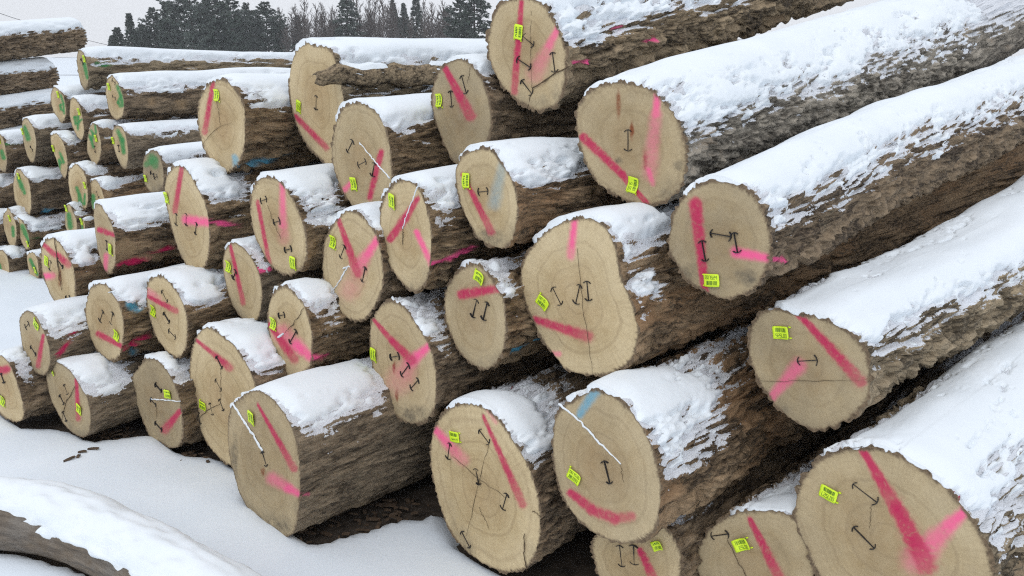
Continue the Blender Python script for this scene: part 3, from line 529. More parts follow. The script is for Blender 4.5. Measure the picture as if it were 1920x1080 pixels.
def build_log(id):
    g, G = LOGS[id], GEO[id]; p2 = g.get('pile') == 2; G['p2'] = p2; seed = sum(ord(ch) * (k + 3) for k, ch in enumerate(id)) % 997
    C, n, u, ax, zc, r0, Ln, gw = (G[k] for k in ('C', 'n', 'u', 'ax', 'zc', 'r', 'L', 'gw')); Z = np.array([0, 0, 1.])
    cw, cl, dep, bm = BK[g.get('bk', 'mid')]
    circ = 2 * math.pi * r0 * F_PX / zc; nphi = int(np.clip(circ / (2.9 if id in 'ABCDEGHFNK' else 3.4), 60, 460)); phi = np.linspace(-math.pi, math.pi, nphi, endpoint=False)
    R0 = polar(id, phi); Rs = smooth_per(R0, int(nphi / 18) + 2); Rround = smooth_per(R0, int(nphi * 1.2))
    vis = VIS.get(id, 1.3 if p2 else .95); ds = zc * (6.0 if not p2 else 5.5) / F_PX
    if id in ('g1', 'g2', 'g8'): vis = 3.
    S_ = [0.]; 
    while S_[-1] < Ln: S_.append(S_[-1] + (ds if S_[-1] < vis else ds * 7))
    S_ = np.array(S_); ns = len(S_)
    PH, SS = np.meshgrid(phi, S_)
    tb = sstep(0, 1.3, SS); R = R0[None] * (1 - sstep(0, .25, SS)) + Rs[None] * sstep(0, .25, SS); R = R * (1 - tb) + Rround[None] * tb
    cx, cy = np.cos(PH), np.sin(PH)
    R = R * (1 + gw * np.minimum(SS, 3.2)) + .014 * vn(cx * 1.3, cy * 1.3, SS * 1.6, seed) * sstep(0, .3, SS)
    bend = np.stack([.03 * vn(S_ * .7, 0 * S_, 0 * S_, seed + 5) - .03 * vn(np.zeros(1), np.zeros(1), np.zeros(1), seed + 5), .02 * vn(S_ * .7, 0 * S_ + 9, 0 * S_, seed + 5) - .02 * vn(np.zeros(1), np.zeros(1) + 9, np.zeros(1), seed + 5)], 1) * sstep(0, .8, S_)[:, None]
    cen = C + S_[:, None] * ax + bend[:, :1] * u + bend[:, 1:] * Z
    radial = cx[..., None] * u + cy[..., None] * Z
    # --- bark relief
    na = max(6, int(round(2 * math.pi * r0 / cw)))
    wa = fbm(cx * r0 / .09, cy * r0 / .09, SS / .16, seed + 11, 2); ws = vn(cx * r0 / .05, cy * r0 / .05, SS / .07, seed + 17)
    a_ = (PH + math.pi) / (2 * math.pi) * na + .75 * wa; s_ = SS / cl + .40 * ws
    f1, f2, pid = worley(a_, s_, na, seed)
    tw = SS * .6 + .25 * wa                                   # fissures spiral a little and wander
    ca_, sa_ = np.cos(PH + .10 * tw), np.sin(PH + .10 * tw); w1, w2 = cw * 1.55, cw * .95
    n1 = np.abs(fbm(ca_ * r0 / w1, sa_ * r0 / w1, SS / (cl * .95) + .3 * ws, seed + 19, 2)); n2 = np.abs(vn(ca_ * r0 / w2, sa_ * r0 / w2, SS / (cl * .42), seed + 29))
    fis = sstep(.05, .24, n1); fis2 = sstep(.06, .30, n2); brk = sstep(.03, .14, f2 - f1)
    ridge = fis * (.35 + .65 * fis2) * (.60 + .40 * brk)
    fine = fbm(cx * r0 / .012, cy * r0 / .012, SS / .05, seed + 23, 2)
    h = dep * (ridge * (.72 + .28 * pid) - 1) + dep * .22 * fine
    step = (vn(cx * r0 / .03, cy * r0 / .03, SS / .035, seed + 31) > .25) * dep * .22; h = h - step * ridge
    flake = sstep(.1, .5, fbm(cx * r0 / .14, cy * r0 / .14, SS / .3, seed + 41, 2) + (.25 if g.get('bk') == 'flaky' else 0.))
    h = h - flake * dep * .25
    h = h * (.42 + .58 * sstep(0, .08, SS))
    pos0 = cen[:, None] + radial * R[..., None]; px = proj(pos0)
    bare = np.zeros_like(h)
    for (bx, by, rx, ry) in g.get('bare', []):
        dd = np.hypot((px[..., 0] - bx) / rx, (px[..., 1] - by) / ry) + .25 * fine; bare = np.maximum(bare, (1 - sstep(.8, 1.05, dd)) * (SS < 1.2))
    h = h * (1 - bare) - dep * .8 * bare
    pos = cen[:, None] + radial * (R + h)[..., None]
    paint = np.zeros(pos.shape[:2] + (4,)); facing = (np.einsum('ijk,ijk->ij', radial, CAM - pos0) > 0)
    nz_ = fine * .8
    for key, cn in (('bc', 'c'), ('bp', 'p'), ('bb', 'b'), ('bg', 'g')):
        if g.get(key): stroke(px, g[key], COLS[cn], paint, .45, nz_)
    paint[..., 3] *= facing * (SS < 1.8) * sstep(.04, .28, ridge + .2 * fine)
    gs, gp = 26, 15; gS = np.linspace(0, vis + .6, gs); gP = np.linspace(-.25, math.pi + .25, gp); GP, GS = np.meshgrid(gP, gS)
    gpts = C + GS[..., None] * ax + (np.cos(GP)[..., None] * u + np.sin(GP)[..., None] * Z) * (r0 * 1.06)
    V = sky_vis(gpts.reshape(-1, 3), id).reshape(gs, gp)
    V = (V + np.roll(V, 0)) / 2
    dRf = np.gradient(Rs, phi); nzf = ((np.sin(phi) * Rs - np.cos(phi) * dRf) / np.hypot(Rs, dRf))[None]
    VF = bil(V, SS / (vis + .6) * (gs - 1), np.clip((PH + .25) / (math.pi + .5) * (gp - 1), 0, gp - 1))
    bigf = fbm(cx * 2.2, cy * 2.2, SS / .35, seed + 81, 2); elf = vn(cx * r0 / .03, cy * r0 / .03, SS / .11, seed + 83)
    dust = (nzf - .36) * 1.75 + .40 * bigf + .30 * elf - 2.4 * np.clip(.60 - VF, 0, 1) - .8 * (1 - sstep(0, .04, SS)) + .45 * (.5 - ridge)
    dust = np.maximum(dust, -2.)
    org = np.array([C[0], C[1], C[2] - r0])
    par = empty('log', Vector(org), g['lab'], 'log', 'pink-marked logs in the main pile' if not p2 else 'green-marked logs in the second pile')
    kr = np.array(sorted(set(range(6)) | set(range(6, ns, 2)) | {ns - 1})); nk = len(kr)      # bark is long-grained: every other ring is enough
    end = np.concatenate([pos[kr].reshape(-1, 3), cen[-1][None]]); ne = nk * nphi; last = (nk - 1) * nphi
    tris = [(last + k, ne, last + (k + 1) % nphi) for k in range(nphi)]
    def ex(a): a = a[kr].ravel(); return np.append(a, a[-1])
    mesh_obj('bark', end, grid_quads(nk, nphi, True), tris, bm, par,
             dict(dust=ex(dust), plate=ex(pid), flake=ex(flake), bare=ex(bare), paint=np.concatenate([paint[kr].reshape(-1, 4), np.zeros((1, 4))]), buv=np.concatenate([np.stack([PH * r0, SS, 0 * SS], -1)[kr].reshape(-1, 3), np.zeros((1, 3))])), org)
    # --- cut face
    rim_r = (R + h)[0]; nr = int(np.clip(r0 * F_PX / zc / 4.5, 10, 44)); fr = np.linspace(0, 1, nr + 1)[1:]
    RF, PHF = np.meshgrid(fr, phi, indexing='ij'); RR = RF * rim_r[None]; blend = RF ** 3; RR = RF * ((1 - blend) * Rs[None] * .96 + blend * rim_r[None])
    fu, fv = RR * np.cos(PHF), RR * np.sin(PHF)
    dish = .004 * vn(fu / .08, fv / .08, 0 * fu, seed + 51) * (1 - RF ** 2) 
    fpos = C + fu[..., None] * u + fv[..., None] * Z - dish[..., None] * n
    fpos = np.concatenate([fpos.reshape(-1, 3), C[None]]); fpx = proj(fpos)
    fu_, fv_ = np.append(fu.ravel(), 0), np.append(fv.ravel(), 0); rf_ = np.append(RF.ravel(), 0); wood = np.append(((R0 - dep * .38 - .006)[None] * np.ones_like(RF)).ravel(), r0)
    fn = fbm(fu_ / .012, fv_ / .012, fu_ * 0, seed + 61, 2)
    rim = sstep(-.002, .003, np.hypot(fu_, fv_) - wood + .004 * fn)
    fp = np.zeros((len(fpos), 4))
    for key, cn in (('b', 'b'), ('p', 'p'), ('gn', 'g'), ('c', 'c')):
        if g.get(key): stroke(fpx, g[key], COLS[cn], fp, {'p': .7, 'c': .34, 'g': .5, 'b': .7}[cn], fn * .6, {'p': .35, 'c': .28}.get(cn, 0.))
    sk = vn(fu_ / .006, fv_ / .006, fu_ * 0, seed + 63); fp[:, 3] *= .90 + .10 * fn; fp[:, 3] *= 1 - .28 * sstep(.25, .7, sk) * (fp[:, 3] < .86)
    stain = np.zeros(len(fpos)); rust = np.zeros(len(fpos))
    for (sx, sy, rx, ry, kd) in g.get('st', []):
        dd = np.hypot((fpx[:, 0] - sx) / rx, (fpx[:, 1] - sy) / ry); m_ = (1 - sstep(.35, 1.1, dd + .25 * fn))
        if kd == 1: stain = np.maximum(stain, m_)
        else: rust = np.maximum(rust, m_)
    low = sstep(.55, 1., rf_) * sstep(.1, .8, -fv_ / r0) * sstep(.0, .6, vn(fu_ / .12, fv_ / .12, fu_ * 0, seed + 71) + .15); stain = np.maximum(stain, .7 * low)
    ox, oy = rng.uniform(-.12, .12, 2) * r0
    rr_ = rf_ * r0 + (1 - rf_) * .3 * np.hypot(fu_ - ox, fv_ - oy)
    ctr = nr * nphi; ft = [(k, (k + 1) % nphi, ctr) for k in range(nphi)]
    a0 = rng.uniform(0, 3.14); ca, sa = math.cos(a0), math.sin(a0)
    fuv = np.stack([fu_ * ca - fv_ * sa + seed * .37, fu_ * sa + fv_ * ca, np.full(len(fu_), seed * .11)], 1)
    vr_ = np.random.default_rng(seed + 5).uniform(0, 1, 2)
    mesh_obj('cut_face', fpos, grid_quads(nr, nphi, True), ft, M_FACE, par,
             dict(fuv=fuv, ray=np.stack([np.append(np.cos(PHF).ravel(), 0) + seed, np.append(np.sin(PHF).ravel(), 0), rf_ * .12], 1), rf=rf_, ringr=rr_, rim=rim, tone=np.full(len(rf_), g.get('tone', .3)), var=np.full(len(rf_), vr_[0]), heart=np.full(len(rf_), vr_[1]), stain=stain, rust=rust, paint=fp), org)
    # --- snow lying on top
    smax = np.searchsorted(S_, vis + .6); keep = np.where((phi > -.25) & (phi < math.pi))[0]; keep = np.concatenate([keep, np.arange(0, 0)])
    ph2, s2 = phi[keep], S_[:smax]; PH2, S2 = np.meshgrid(ph2, s2); c2, sn2 = np.cos(PH2), np.sin(PH2); Rb = R[:smax][:, keep]
    Vf = bil(V, S2 / (vis + .6) * (gs - 1), (PH2 + .25) / (math.pi + .5) * (gp - 1))
    # outward normal of the smoothed outline, z part
    dR = np.gradient(Rs, phi)[keep]; Rk = Rs[keep]; nx_ = np.cos(ph2) * Rk + np.sin(ph2) * dR; ny_ = np.sin(ph2) * Rk - np.cos(ph2) * dR; nzz = (ny_ / np.hypot(nx_, ny_))[None]
    big = fbm(c2 * 2.2, sn2 * 2.2, S2 / .35, seed + 81, 2); el = vn(c2 * r0 / .03, sn2 * r0 / .03, S2 / .11, seed + 83); fn2 = fbm(c2 * r0 / .022, sn2 * r0 / .022, S2 / .03, seed + 87, 2)
    el2 = vn(c2 * r0 / .016, sn2 * r0 / .016, S2 / .05, seed + 85)
    side = np.where(c2 > 0, 0., .06)
    snk = g.get('sn', 1.)
    g1_ = fbm(c2 * r0 / .010, sn2 * r0 / .010, S2 / .016, seed + 89, 2)
    cov = (nzz - .50 - side) * 1.75 + .40 * big + .40 * el + .26 * el2 + .26 * fn2 + .22 * g1_ - 2.4 * np.clip(.60 - Vf, 0, 1) - .45 * (1 - sstep(0, .07, S2)) * sstep(-.1, .5, c2) + g.get('cv', 0.)
    covs = (nzz - .47 - side) * 1.75 + .40 * big - 2.4 * np.clip(.60 - Vf, 0, 1)
    m_ = sstep(-.35, .42, cov); deepm = sstep(.05, 1.0, covs) * sstep(-.1, .5, cov)
    T_ = (.015 + .008 * big) * snk
    hs = -dep * 1.15 - .004 + (dep * .98 + .004) * m_ + np.maximum(T_, .005) * deepm + (.0030 * fn2 + .0022 * el + .0022 * g1_) * m_ * (1 - .9 * deepm)
    hs = hs - .016 * (1 - sstep(.004, .028, S2)) * sstep(-.35, .1, vn(c2 * 5, sn2 * 5, 0 * c2, seed + 95) + .9 * sstep(-.5, .1, c2) - .15)
    e_ = sstep(0, .07, S2); hs = np.where(hs > -.004, -.004 + (hs + .004) * (.12 + .88 * e_), hs)
    hs = hs + .013 * (1 - e_) * sstep(.25, -.35, c2) * sstep(-.1, .4, cov + .4 * el2)
    RS_ = Rb + hs
    sp = cen[:smax][:, None] + (c2[..., None] * u + sn2[..., None] * Z) * RS_[..., None]
    sp[0] += ax * .002
    first = sp[0] - (c2[0][:, None] * u + sn2[0][:, None] * Z) * .03 + ax * .002; sp = np.concatenate([first[None], sp]); mm = np.concatenate([m_[:1], m_])
    q = grid_quads(smax + 1, len(keep), False); ok = (mm.ravel()[q].max(1) > .03); q = q[ok]
    if len(q):
        used, inv = np.unique(q, return_inverse=True)
        mesh_obj('snow_cover', sp.reshape(-1, 3)[used], inv.reshape(-1, 4), None, M_SNOW, par, None, org)['kind'] = 'stuff'
    # --- fittings on the end
    for s in g.get('i', []): make_iron(G, s, par, org)
    for t in g.get('t', []): make_tag(G, t, par, org)
    for k in g.get('k', []):
        w = 1.
        if len(k) % 2: w = k[-1]; k = k[:-1]
        pts = resample([plane_pt(G, x, y) for x, y in zip(k[0::2], k[1::2])], 14, .0016); wd = max(w, .8) * .7 * zc / F_PX * np.sin(np.linspace(.25, math.pi - .1, 14)) ** .5
        v, q = ribbon(pts, wd, n, .0035, .0012, .35); mesh_obj('crack', v, q, None, M_CRACK, par, None, org, smooth=False)
    for k in g.get('s', []):
        w1, w2 = k[-2:]; k = k[:-2]; L_ = resample([plane_pt(G, x, y) for x, y in zip(k[0::2], k[1::2])], 26, .0012)
        v, q = ribbon(L_, np.linspace(w1, w2, 26) * .6 * zc / F_PX, n, .0005, .0035, .45); mesh_obj('snow_seam', v, q, None, M_SNOW, par, None, org)
    return par
LOGS['X']['bare'] = [(236, 470, 24, 26)]; LOGS['g2']['bare'] = [(286, 192, 9, 8), (340, 196, 9, 10)]; LOGS['g7']['bare'] = [(204, 277, 14, 8)]
LOGS['g12']['bare'] = [(204, 362, 10, 9)]; LOGS['g9']['bg'] = S('10 268 40 262 6 8'); LOGS['g1']['bg'] = S('180 118 205 122 6 7'); LOGS['g15']['bg'] = S('60 452 75 448 7 6 .6')
# ------------------------------------------------------------ ground
def lines(lo, hi, step, far, k=26):
    g = np.geomspace(step, far, k); a = lo - np.cumsum(np.diff(np.concatenate([[0], g]))) ; b = hi + np.cumsum(np.diff(np.concatenate([[0], g])))
    return np.concatenate([a[::-1], np.arange(lo, hi + 1e-6, step), b])
def swell(x, y):
    near = np.exp(-((x + 1) ** 2 + (y - 3) ** 2) / 60)
    return (.030 * vn(x * 1.1, y * 1.1, 0 * x, 301) + .012 * vn(x * 3, y * 3, 0 * x, 302)) * near + .25 * vn(x / 18, y / 18, 0 * x, 303) * (1 - near) - .0
# the crooked limb lying in front
LIMB_PX = [(-190, 968), (-90, 965), (0, 975), (95, 990), (190, 1022), (290, 1075), (400, 1145), (520, 1235)]
LIMB_R = np.array([.10, .10, .10, .095, .09, .09, .095, .10])
lp = []
for (x, y), r in zip(LIMB_PX, LIMB_R):
    d = rays((x, y))[0]; lp.append(CAM + d * ((r * 1.05 - H_CAM) / d[2]))
lp = np.array(lp); tt = np.linspace(0, len(lp) - 1, 150)
def cr(P_, t):
    i = np.clip(np.floor(t).astype(int), 0, len(P_) - 2); f = (t - i)[:, None] if P_.ndim > 1 else t - i
    g = lambda k: P_[np.clip(i + k, 0, len(P_) - 1)]
    p0, p1, p2, p3 = g(-1), g(0), g(1), g(2)
    return .5 * (2 * p1 + (p2 - p0) * f + (2 * p0 - 5 * p1 + 4 * p2 - p3) * f ** 2 + (3 * p1 - p0 - 3 * p2 + p3) * f ** 3)
LC, LR = cr(lp, tt), cr(LIMB_R, tt)
for k in range(0, 149, 12):
    a, b = LC[k], LC[min(k + 12, 149)]; EXTRA.append(('limb', a, (b - a) / np.linalg.norm(b - a), np.linalg.norm(b - a), LR[k] * .9))
gx, gy = lines(-3.6, 1.6, .035, 250), lines(1.4, 7.5, .035, 250)
GX, GY = np.meshgrid(gx, gy); near = (GX > -3.8) & (GX < 2.5) & (GY > 1.2) & (GY < 8)
VS = np.ones(GX.shape); VS[near] = sky_vis(np.stack([GX[near], GY[near], np.full(near.sum(), -.005)], 1))
for _ in range(3): VS[1:-1, 1:-1] = (VS[1:-1, 1:-1] * 4 + VS[:-2, 1:-1] + VS[2:, 1:-1] + VS[1:-1, :-2] + VS[1:-1, 2:]) / 8
ez = -.045 + swell(GX, GY) * .6 + .012 * fbm(GX / .06, GY / .06, 0 * GX, 305, 2) * near
e = mesh_obj('bare_earth', np.stack([GX, GY, ez], -1)[::2, ::2].reshape(-1, 3), grid_quads(len(gy[::2]), len(gx[::2]), False)[:, ::-1], None, M_EARTH); e['kind'] = 'structure'
rag = .10 * fbm(GX / .10, GY / .10, 0 * GX, 307, 3) * near
sz = -.075 + .078 * sstep(.10, .40, VS + rag) + swell(GX, GY) + .0022 * fbm(GX / .05, GY / .05, 0 * GX, 309, 2) * near
s = mesh_obj('snow_ground', np.stack([GX, GY, sz], -1).reshape(-1, 3), grid_quads(len(gy), len(gx), False)[:, ::-1], None, M_SNOWG); s['kind'] = 'structure'
# ------------------------------------------------------------ crooked limb
def mat_limb():
    m, t, bs = new_mat('weathered_limb'); b = NB(t); v = b.attr('buv', 'Vector'); tc = b.n('ShaderNodeTexCoord').outputs['Object']
    n1 = b.noise(scaled(b, v, (1, .18, 1)), 45, 5, .65); n2 = b.noise(tc, 9, 4)
    c = b.mix(b.ramp(n2, [(.4, 0.), (.7, 1.)]), b.ramp(n1, [(.3, (.085, .07, .058)), (.7, (.23, .205, .175))]), b.ramp(n1, [(.3, (.09, .07, .05)), (.7, (.19, .14, .09))]))
    b.link(c, bs.inputs['Base Color']); bs.inputs['Roughness'].default_value = .85; b.bump(n1, .9, .014, bs); return m
npz, nl = 72, len(LC)
LPH = np.linspace(-math.pi, math.pi, npz, endpoint=False); tg = np.gradient(LC, axis=0); tg /= np.linalg.norm(tg, axis=1)[:, None]
lu = np.stack([tg[:, 1], -tg[:, 0], 0 * tg[:, 0]], 1); lu /= np.linalg.norm(lu, axis=1)[:, None]; lv = np.cross(lu, tg); lv *= np.sign(lv[:, 2:3])
PHL, SL = np.meshgrid(LPH, np.cumsum(np.concatenate([[0], np.linalg.norm(np.diff(LC, axis=0), axis=1)])))
rl = LR[:, None] * (1 + .14 * fbm(np.cos(PHL) * 1.4, np.sin(PHL) * 1.4, SL * 3, 401, 3)) + .011 * fbm(np.cos(PHL) * 5, np.sin(PHL) * 5, SL * 9, 404, 3)
lpos = LC[:, None] + (np.cos(PHL)[..., None] * lu[:, None] + np.sin(PHL)[..., None] * lv[:, None]) * rl[..., None]
lo = np.array([LC[60, 0], LC[60, 1], 0]); le = empty('crooked_limb', Vector(lo), 'crooked bare limb half buried under a smooth bank of snow', 'branch')
mesh_obj('wood', np.concatenate([lpos.reshape(-1, 3), LC[[0, -1]]]), grid_quads(nl, npz, True), [(k, (k + 1) % npz, nl * npz) for k in range(npz)] + [((nl - 1) * npz + k, nl * npz + 1, (nl - 1) * npz + (k + 1) % npz) for k in range(npz)], mat_limb(), le,
         dict(buv=np.concatenate([np.stack([PHL * .12, SL, 0 * SL], -1).reshape(-1, 3), np.zeros((2, 3))])), lo)
kp = np.where((LPH > -.75) & (LPH < 3.10))[0]; P2_, S2_ = np.meshgrid(LPH[kp], SL[:, 0])
covl = np.sin(P2_) - .30 + .30 * fbm(np.cos(P2_) * 1.6, np.sin(P2_) * 1.6, S2_ * 5, 411, 3) + .12 * fbm(np.cos(P2_) * 6, np.sin(P2_) * 6, S2_ * 22, 415, 2) + .5 * sstep(.3, -.5, np.cos(P2_)) - .45 * np.exp(-((S2_ - SL[int(nl * .29), 0]) / .16) ** 2) * sstep(-.5, .2, np.cos(P2_))
ml = sstep(-.2, .3, covl); hl = -.02 + .026 * ml + .045 * sstep(.0, .9, covl) + .004 * vn(np.cos(P2_) * 6, np.sin(P2_) * 6, S2_ * 20, 413) * ml
sl = LC[:, None] + (np.cos(P2_)[..., None] * lu[:, None] + np.sin(P2_)[..., None] * lv[:, None]) * (rl[:, kp] + hl)[..., None]
q = grid_quads(nl, len(kp), False); q = q[ml.ravel()[q].max(1) > .05]; us, inv = np.unique(q, return_inverse=True)
mesh_obj('snow_cover', sl.reshape(-1, 3)[us], inv.reshape(-1, 4), None, M_SNOW, le, None, lo)
# ------------------------------------------------------------ build the two piles
for id in LOGS: build_log(id)
# loose slab of bark on the tall split log
G = GEO['CC']; par = [o for o in bpy.data.objects if o.get('label') == LOGS['CC']['lab']][0]; org = np.array(par.location)
sl_n = 60; ts = np.linspace(-.13, .95, sl_n); na_ = 11; aa = np.linspace(-1, 1, na_)
out = G['u'] * math.cos(.52) + np.array([0, 0, math.sin(.52)]); up_ = -G['u'] * math.sin(.52) + np.array([0, 0, math.cos(.52)])
rad = polar('CC', np.array([.52]))[0] * .985
half = .040 * (.55 + .45 * np.sin(np.linspace(.35, 2.8, sl_n))) * (1 + .35 * vn(ts * 14, 0 * ts, 0 * ts, 501)); half[0] *= .45; half[1] *= .75
def slab(off, rough, sd):
    TS, AA = np.meshgrid(ts, aa, indexing='ij'); rr = rad + off - .030 * AA ** 2 + rough * fbm(AA * 3, TS * 22, 0 * TS, sd, 3) + .012 * np.clip(-TS / .13, 0, 1)
    return (G['C'] + TS[..., None] * G['ax'] + rr[..., None] * out + (AA * half[:, None] + .012 * vn(TS * 9, AA * 0, AA * 0, 503))[..., None] * up_).reshape(-1, 3)
v = np.concatenate([slab(.034, .012, 511), slab(.012, .003, 512)]); q0 = grid_quads(sl_n, na_, False); N0 = sl_n * na_
ring = list(range(na_)) + [r * na_ + na_ - 1 for r in range(1, sl_n)] + [(sl_n - 1) * na_ + k for k in range(na_ - 2, -1, -1)] + [r * na_ for r in range(sl_n - 2, 0, -1)]
q1 = np.array([(ring[i], ring[(i + 1) % len(ring)], ring[(i + 1) % len(ring)] + N0, ring[i] + N0) for i in range(len(ring))])
sb = mesh_obj('bark_slab', v, np.concatenate([q0, q0[:, ::-1] + N0, q1]), None, BK['deep'][3], par, dict(dust=np.full(2 * N0, -.75), plate=rng.uniform(0, 1, 2 * N0), flake=np.zeros(2 * N0), bare=np.zeros(2 * N0), paint=np.zeros((2 * N0, 4)), buv=v * 1.), org)
top = slab(.034, .012, 511).reshape(sl_n, na_, 3)[8:, 5:]; tpz = top + np.array([0, 0, 1]) * (.012 + .008 * rng.uniform(-1, 1, top.shape[:2]))[..., None]
w_ = sstep(-.15, .25, vn(np.arange(top.shape[0])[:, None] / 7., np.arange(top.shape[1])[None, :] / 3., np.zeros(1), 515) + .25); tpz = top + np.array([0, 0, 1]) * (-.012 + .026 * w_)[..., None]
mesh_obj('snow_cover', tpz.reshape(-1, 3), grid_quads(top.shape[0], top.shape[1], False), None, M_SNOW, sb, None, org)
# ------------------------------------------------------------ third pile: plain brown logs running in from the side
def side_log(a, b, r, lab, seed):
    a, b = np.array(a), np.array(b); Ln = np.linalg.norm(b - a); ax = (b - a) / Ln; u = np.array([ax[1], -ax[0], 0]); u /= np.linalg.norm(u); w = np.cross(u, ax); w *= np.sign(w[2])
    nphi = 110; phi = np.linspace(-math.pi, math.pi, nphi, endpoint=False); S_ = np.concatenate([np.linspace(0, Ln - 2.4, 12), np.arange(Ln - 2.38, Ln, .022), [Ln]]); PH, SS = np.meshgrid(phi, S_); cx, cy = np.cos(PH), np.sin(PH); ns = len(S_)
    R = r * (1 + .05 * fbm(cx * 1.2, cy * 1.2, SS * .8, seed, 2)); cw, cl, dep, bm = BK['mid']; na = int(2 * math.pi * r / cw)
    f1, f2, pid = worley((PH + math.pi) / (2 * math.pi) * na + .6 * vn(cx * r / .09, cy * r / .09, SS / .16, seed + 1), SS / cl, na, seed); fine = fbm(cx * r / .02, cy * r / .02, SS / .05, seed + 3, 2)
    h = dep * (sstep(.02, .4, f2 - f1) - 1) + .25 * dep * fine
    pos = a + SS[..., None] * ax + (cx[..., None] * u + cy[..., None] * w) * (R + h)[..., None]
    org = np.array([b[0], b[1], b[2] - r]); par = empty('log', Vector(org), lab, 'log', 'plain brown logs in the third pile')
    N_ = ns * nphi
    at_ = dict(dust=((cy - .42) * 2. - .2).ravel(), plate=pid.ravel(), flake=(fine > .35).ravel() * 1., bare=np.zeros(N_), paint=np.zeros((N_, 4)), buv=np.stack([PH * r, SS, 0 * SS], -1).reshape(-1, 3))
    mesh_obj('bark', pos.reshape(-1, 3), grid_quads(ns, nphi, True), None, bm, par, at_, org)
    for row, cpt in ((0, a), (ns - 1, b)):
        ring = pos[row]; fv_ = np.concatenate([cpt + (ring - cpt) * k for k in (1, .75, .5, .25)] + [cpt[None]]); m = len(fv_); rf = np.concatenate([np.full(nphi, k) for k in (1, .75, .5, .25)] + [np.zeros(1)])
        t3 = [(3 * nphi + k, 3 * nphi + (k + 1) % nphi, 4 * nphi) for k in range(nphi)]
        mesh_obj('cut_face', fv_, grid_quads(4, nphi, True), t3, M_FACE, par, dict(fuv=(fv_ - cpt)[:, [0, 2, 1]], ray=(fv_ - cpt), rf=rf, ringr=rf * r, rim=(rf > .97) * 1., tone=np.full(m, .6), var=np.full(m, .5), heart=np.full(m, .5), stain=np.zeros(m), rust=np.zeros(m), paint=np.zeros((m, 4))), org)
    kp = np.where((phi > -.2) & (phi < math.pi))[0]; P2_, S2_ = np.meshgrid(phi[kp], S_); c2, s2 = np.cos(P2_), np.sin(P2_)
    cov = (s2 - .42) * 2. + .3 * fbm(c2 * 2, s2 * 2, S2_ * 2, seed + 5, 2) + .3 * vn(c2 * r / .03, s2 * r / .03, S2_ / .1, seed + 6)
    m_ = sstep(-.35, .4, cov); hs = -dep * 1.2 + dep * m_ + .03 * sstep(.1, 1, cov); hs = np.where(S2_ > Ln - .01, -.01, hs)
    sp = a + S2_[..., None] * ax + (c2[..., None] * u + s2[..., None] * w) * (R[:, kp] + hs)[..., None]
    mesh_obj('snow_cover', sp.reshape(-1, 3), grid_quads(ns, len(kp), False), None, M_SNOW, par, None, org)
side_log(at(-330, 112, 6.9), at(139, 67, 9.5), .175, 'topmost plain log with thick snow and no marks, its far end against the sky', 601)
side_log(at(-330, 190, 6.9), at(86, 141, 9.2), .17, 'plain unmarked log lying second from the top, shortest of its pile', 602)
side_log(at(-330, 268, 6.9), at(205, 182, 9.9), .165, 'plain unmarked log running in behind the green-marked ends', 603)
side_log(at(-330, 345, 6.9), at(190, 238, 9.7), .165, 'plain unmarked log low in its pile, hidden behind the green-marked logs', 604)
a0, b0 = at(-330, 345, 6.9), at(190, 238, 9.7)
for k, zz in ((1, .52), (2, .17)):
    side_log((a0[0] + .05 * k, a0[1], zz), (b0[0] + .05 * k, b0[1], zz), .17, ['plain unmarked log near the bottom of the rear pile', 'plain unmarked log lying on the ground under the rear pile'][k - 1], 610 + k)
# ------------------------------------------------------------ litter on the ground
def chip(loc, ln, wd, th, rz, tilt):
    x, y = np.meshgrid(np.linspace(-.5, .5, 5), np.linspace(-.5, .5, 3)); j = rng.normal(0, .07, x.shape)
    X, Y = (x + j * .4) * ln, (y + j) * wd * (1 - .6 * np.abs(x) ** 2); Zt = th * (.5 + .5 * np.cos(x * 3)) + tilt * X; c, s_ = math.cos(rz), math.sin(rz)
    tp = np.stack([X * c - Y * s_, X * s_ + Y * c, Zt + th], -1).reshape(-1, 3) + loc; bt = tp - np.array([0, 0, th * 1.4]); q = grid_quads(3, 5, False)
    ed = [0, 1, 2, 3, 4, 9, 14, 13, 12, 11, 10, 5]; sd = np.array([(ed[i], ed[(i + 1) % 12], ed[(i + 1) % 12] + 15, ed[i] + 15) for i in range(12)])
    return np.concatenate([tp, bt]), np.concatenate([q, q[:, ::-1] + 15, sd])
def ground_pt(x, y): d = rays((x, y))[0]; return CAM + d * (-H_CAM / d[2])
bits = []
for k in range(260):
    cxp = random.choice([(640, 985, 110, 40), (720, 950, 110, 40), (560, 1020, 40, 14), (205, 805, 60, 16), (330, 850, 40, 14)])
    p = ground_pt(cxp[0] + random.gauss(0, .6) * cxp[2], cxp[1] + random.gauss(0, .6) * cxp[3]); p[2] = -.045 + random.uniform(.0, .03)
    bits.append(chip(p, random.uniform(.008, .05), random.uniform(.005, .018), .003, random.uniform(0, 6.3), random.uniform(-.3, .3)))
v, q = join(bits); lit = mesh_obj('bark_litter', v, q, None, M_CHIP, smooth=False); lit['kind'] = 'stuff'
lit['label'] = 'crumbled bark and chips on the bare earth under the logs'; lit['category'] = 'bark litter'
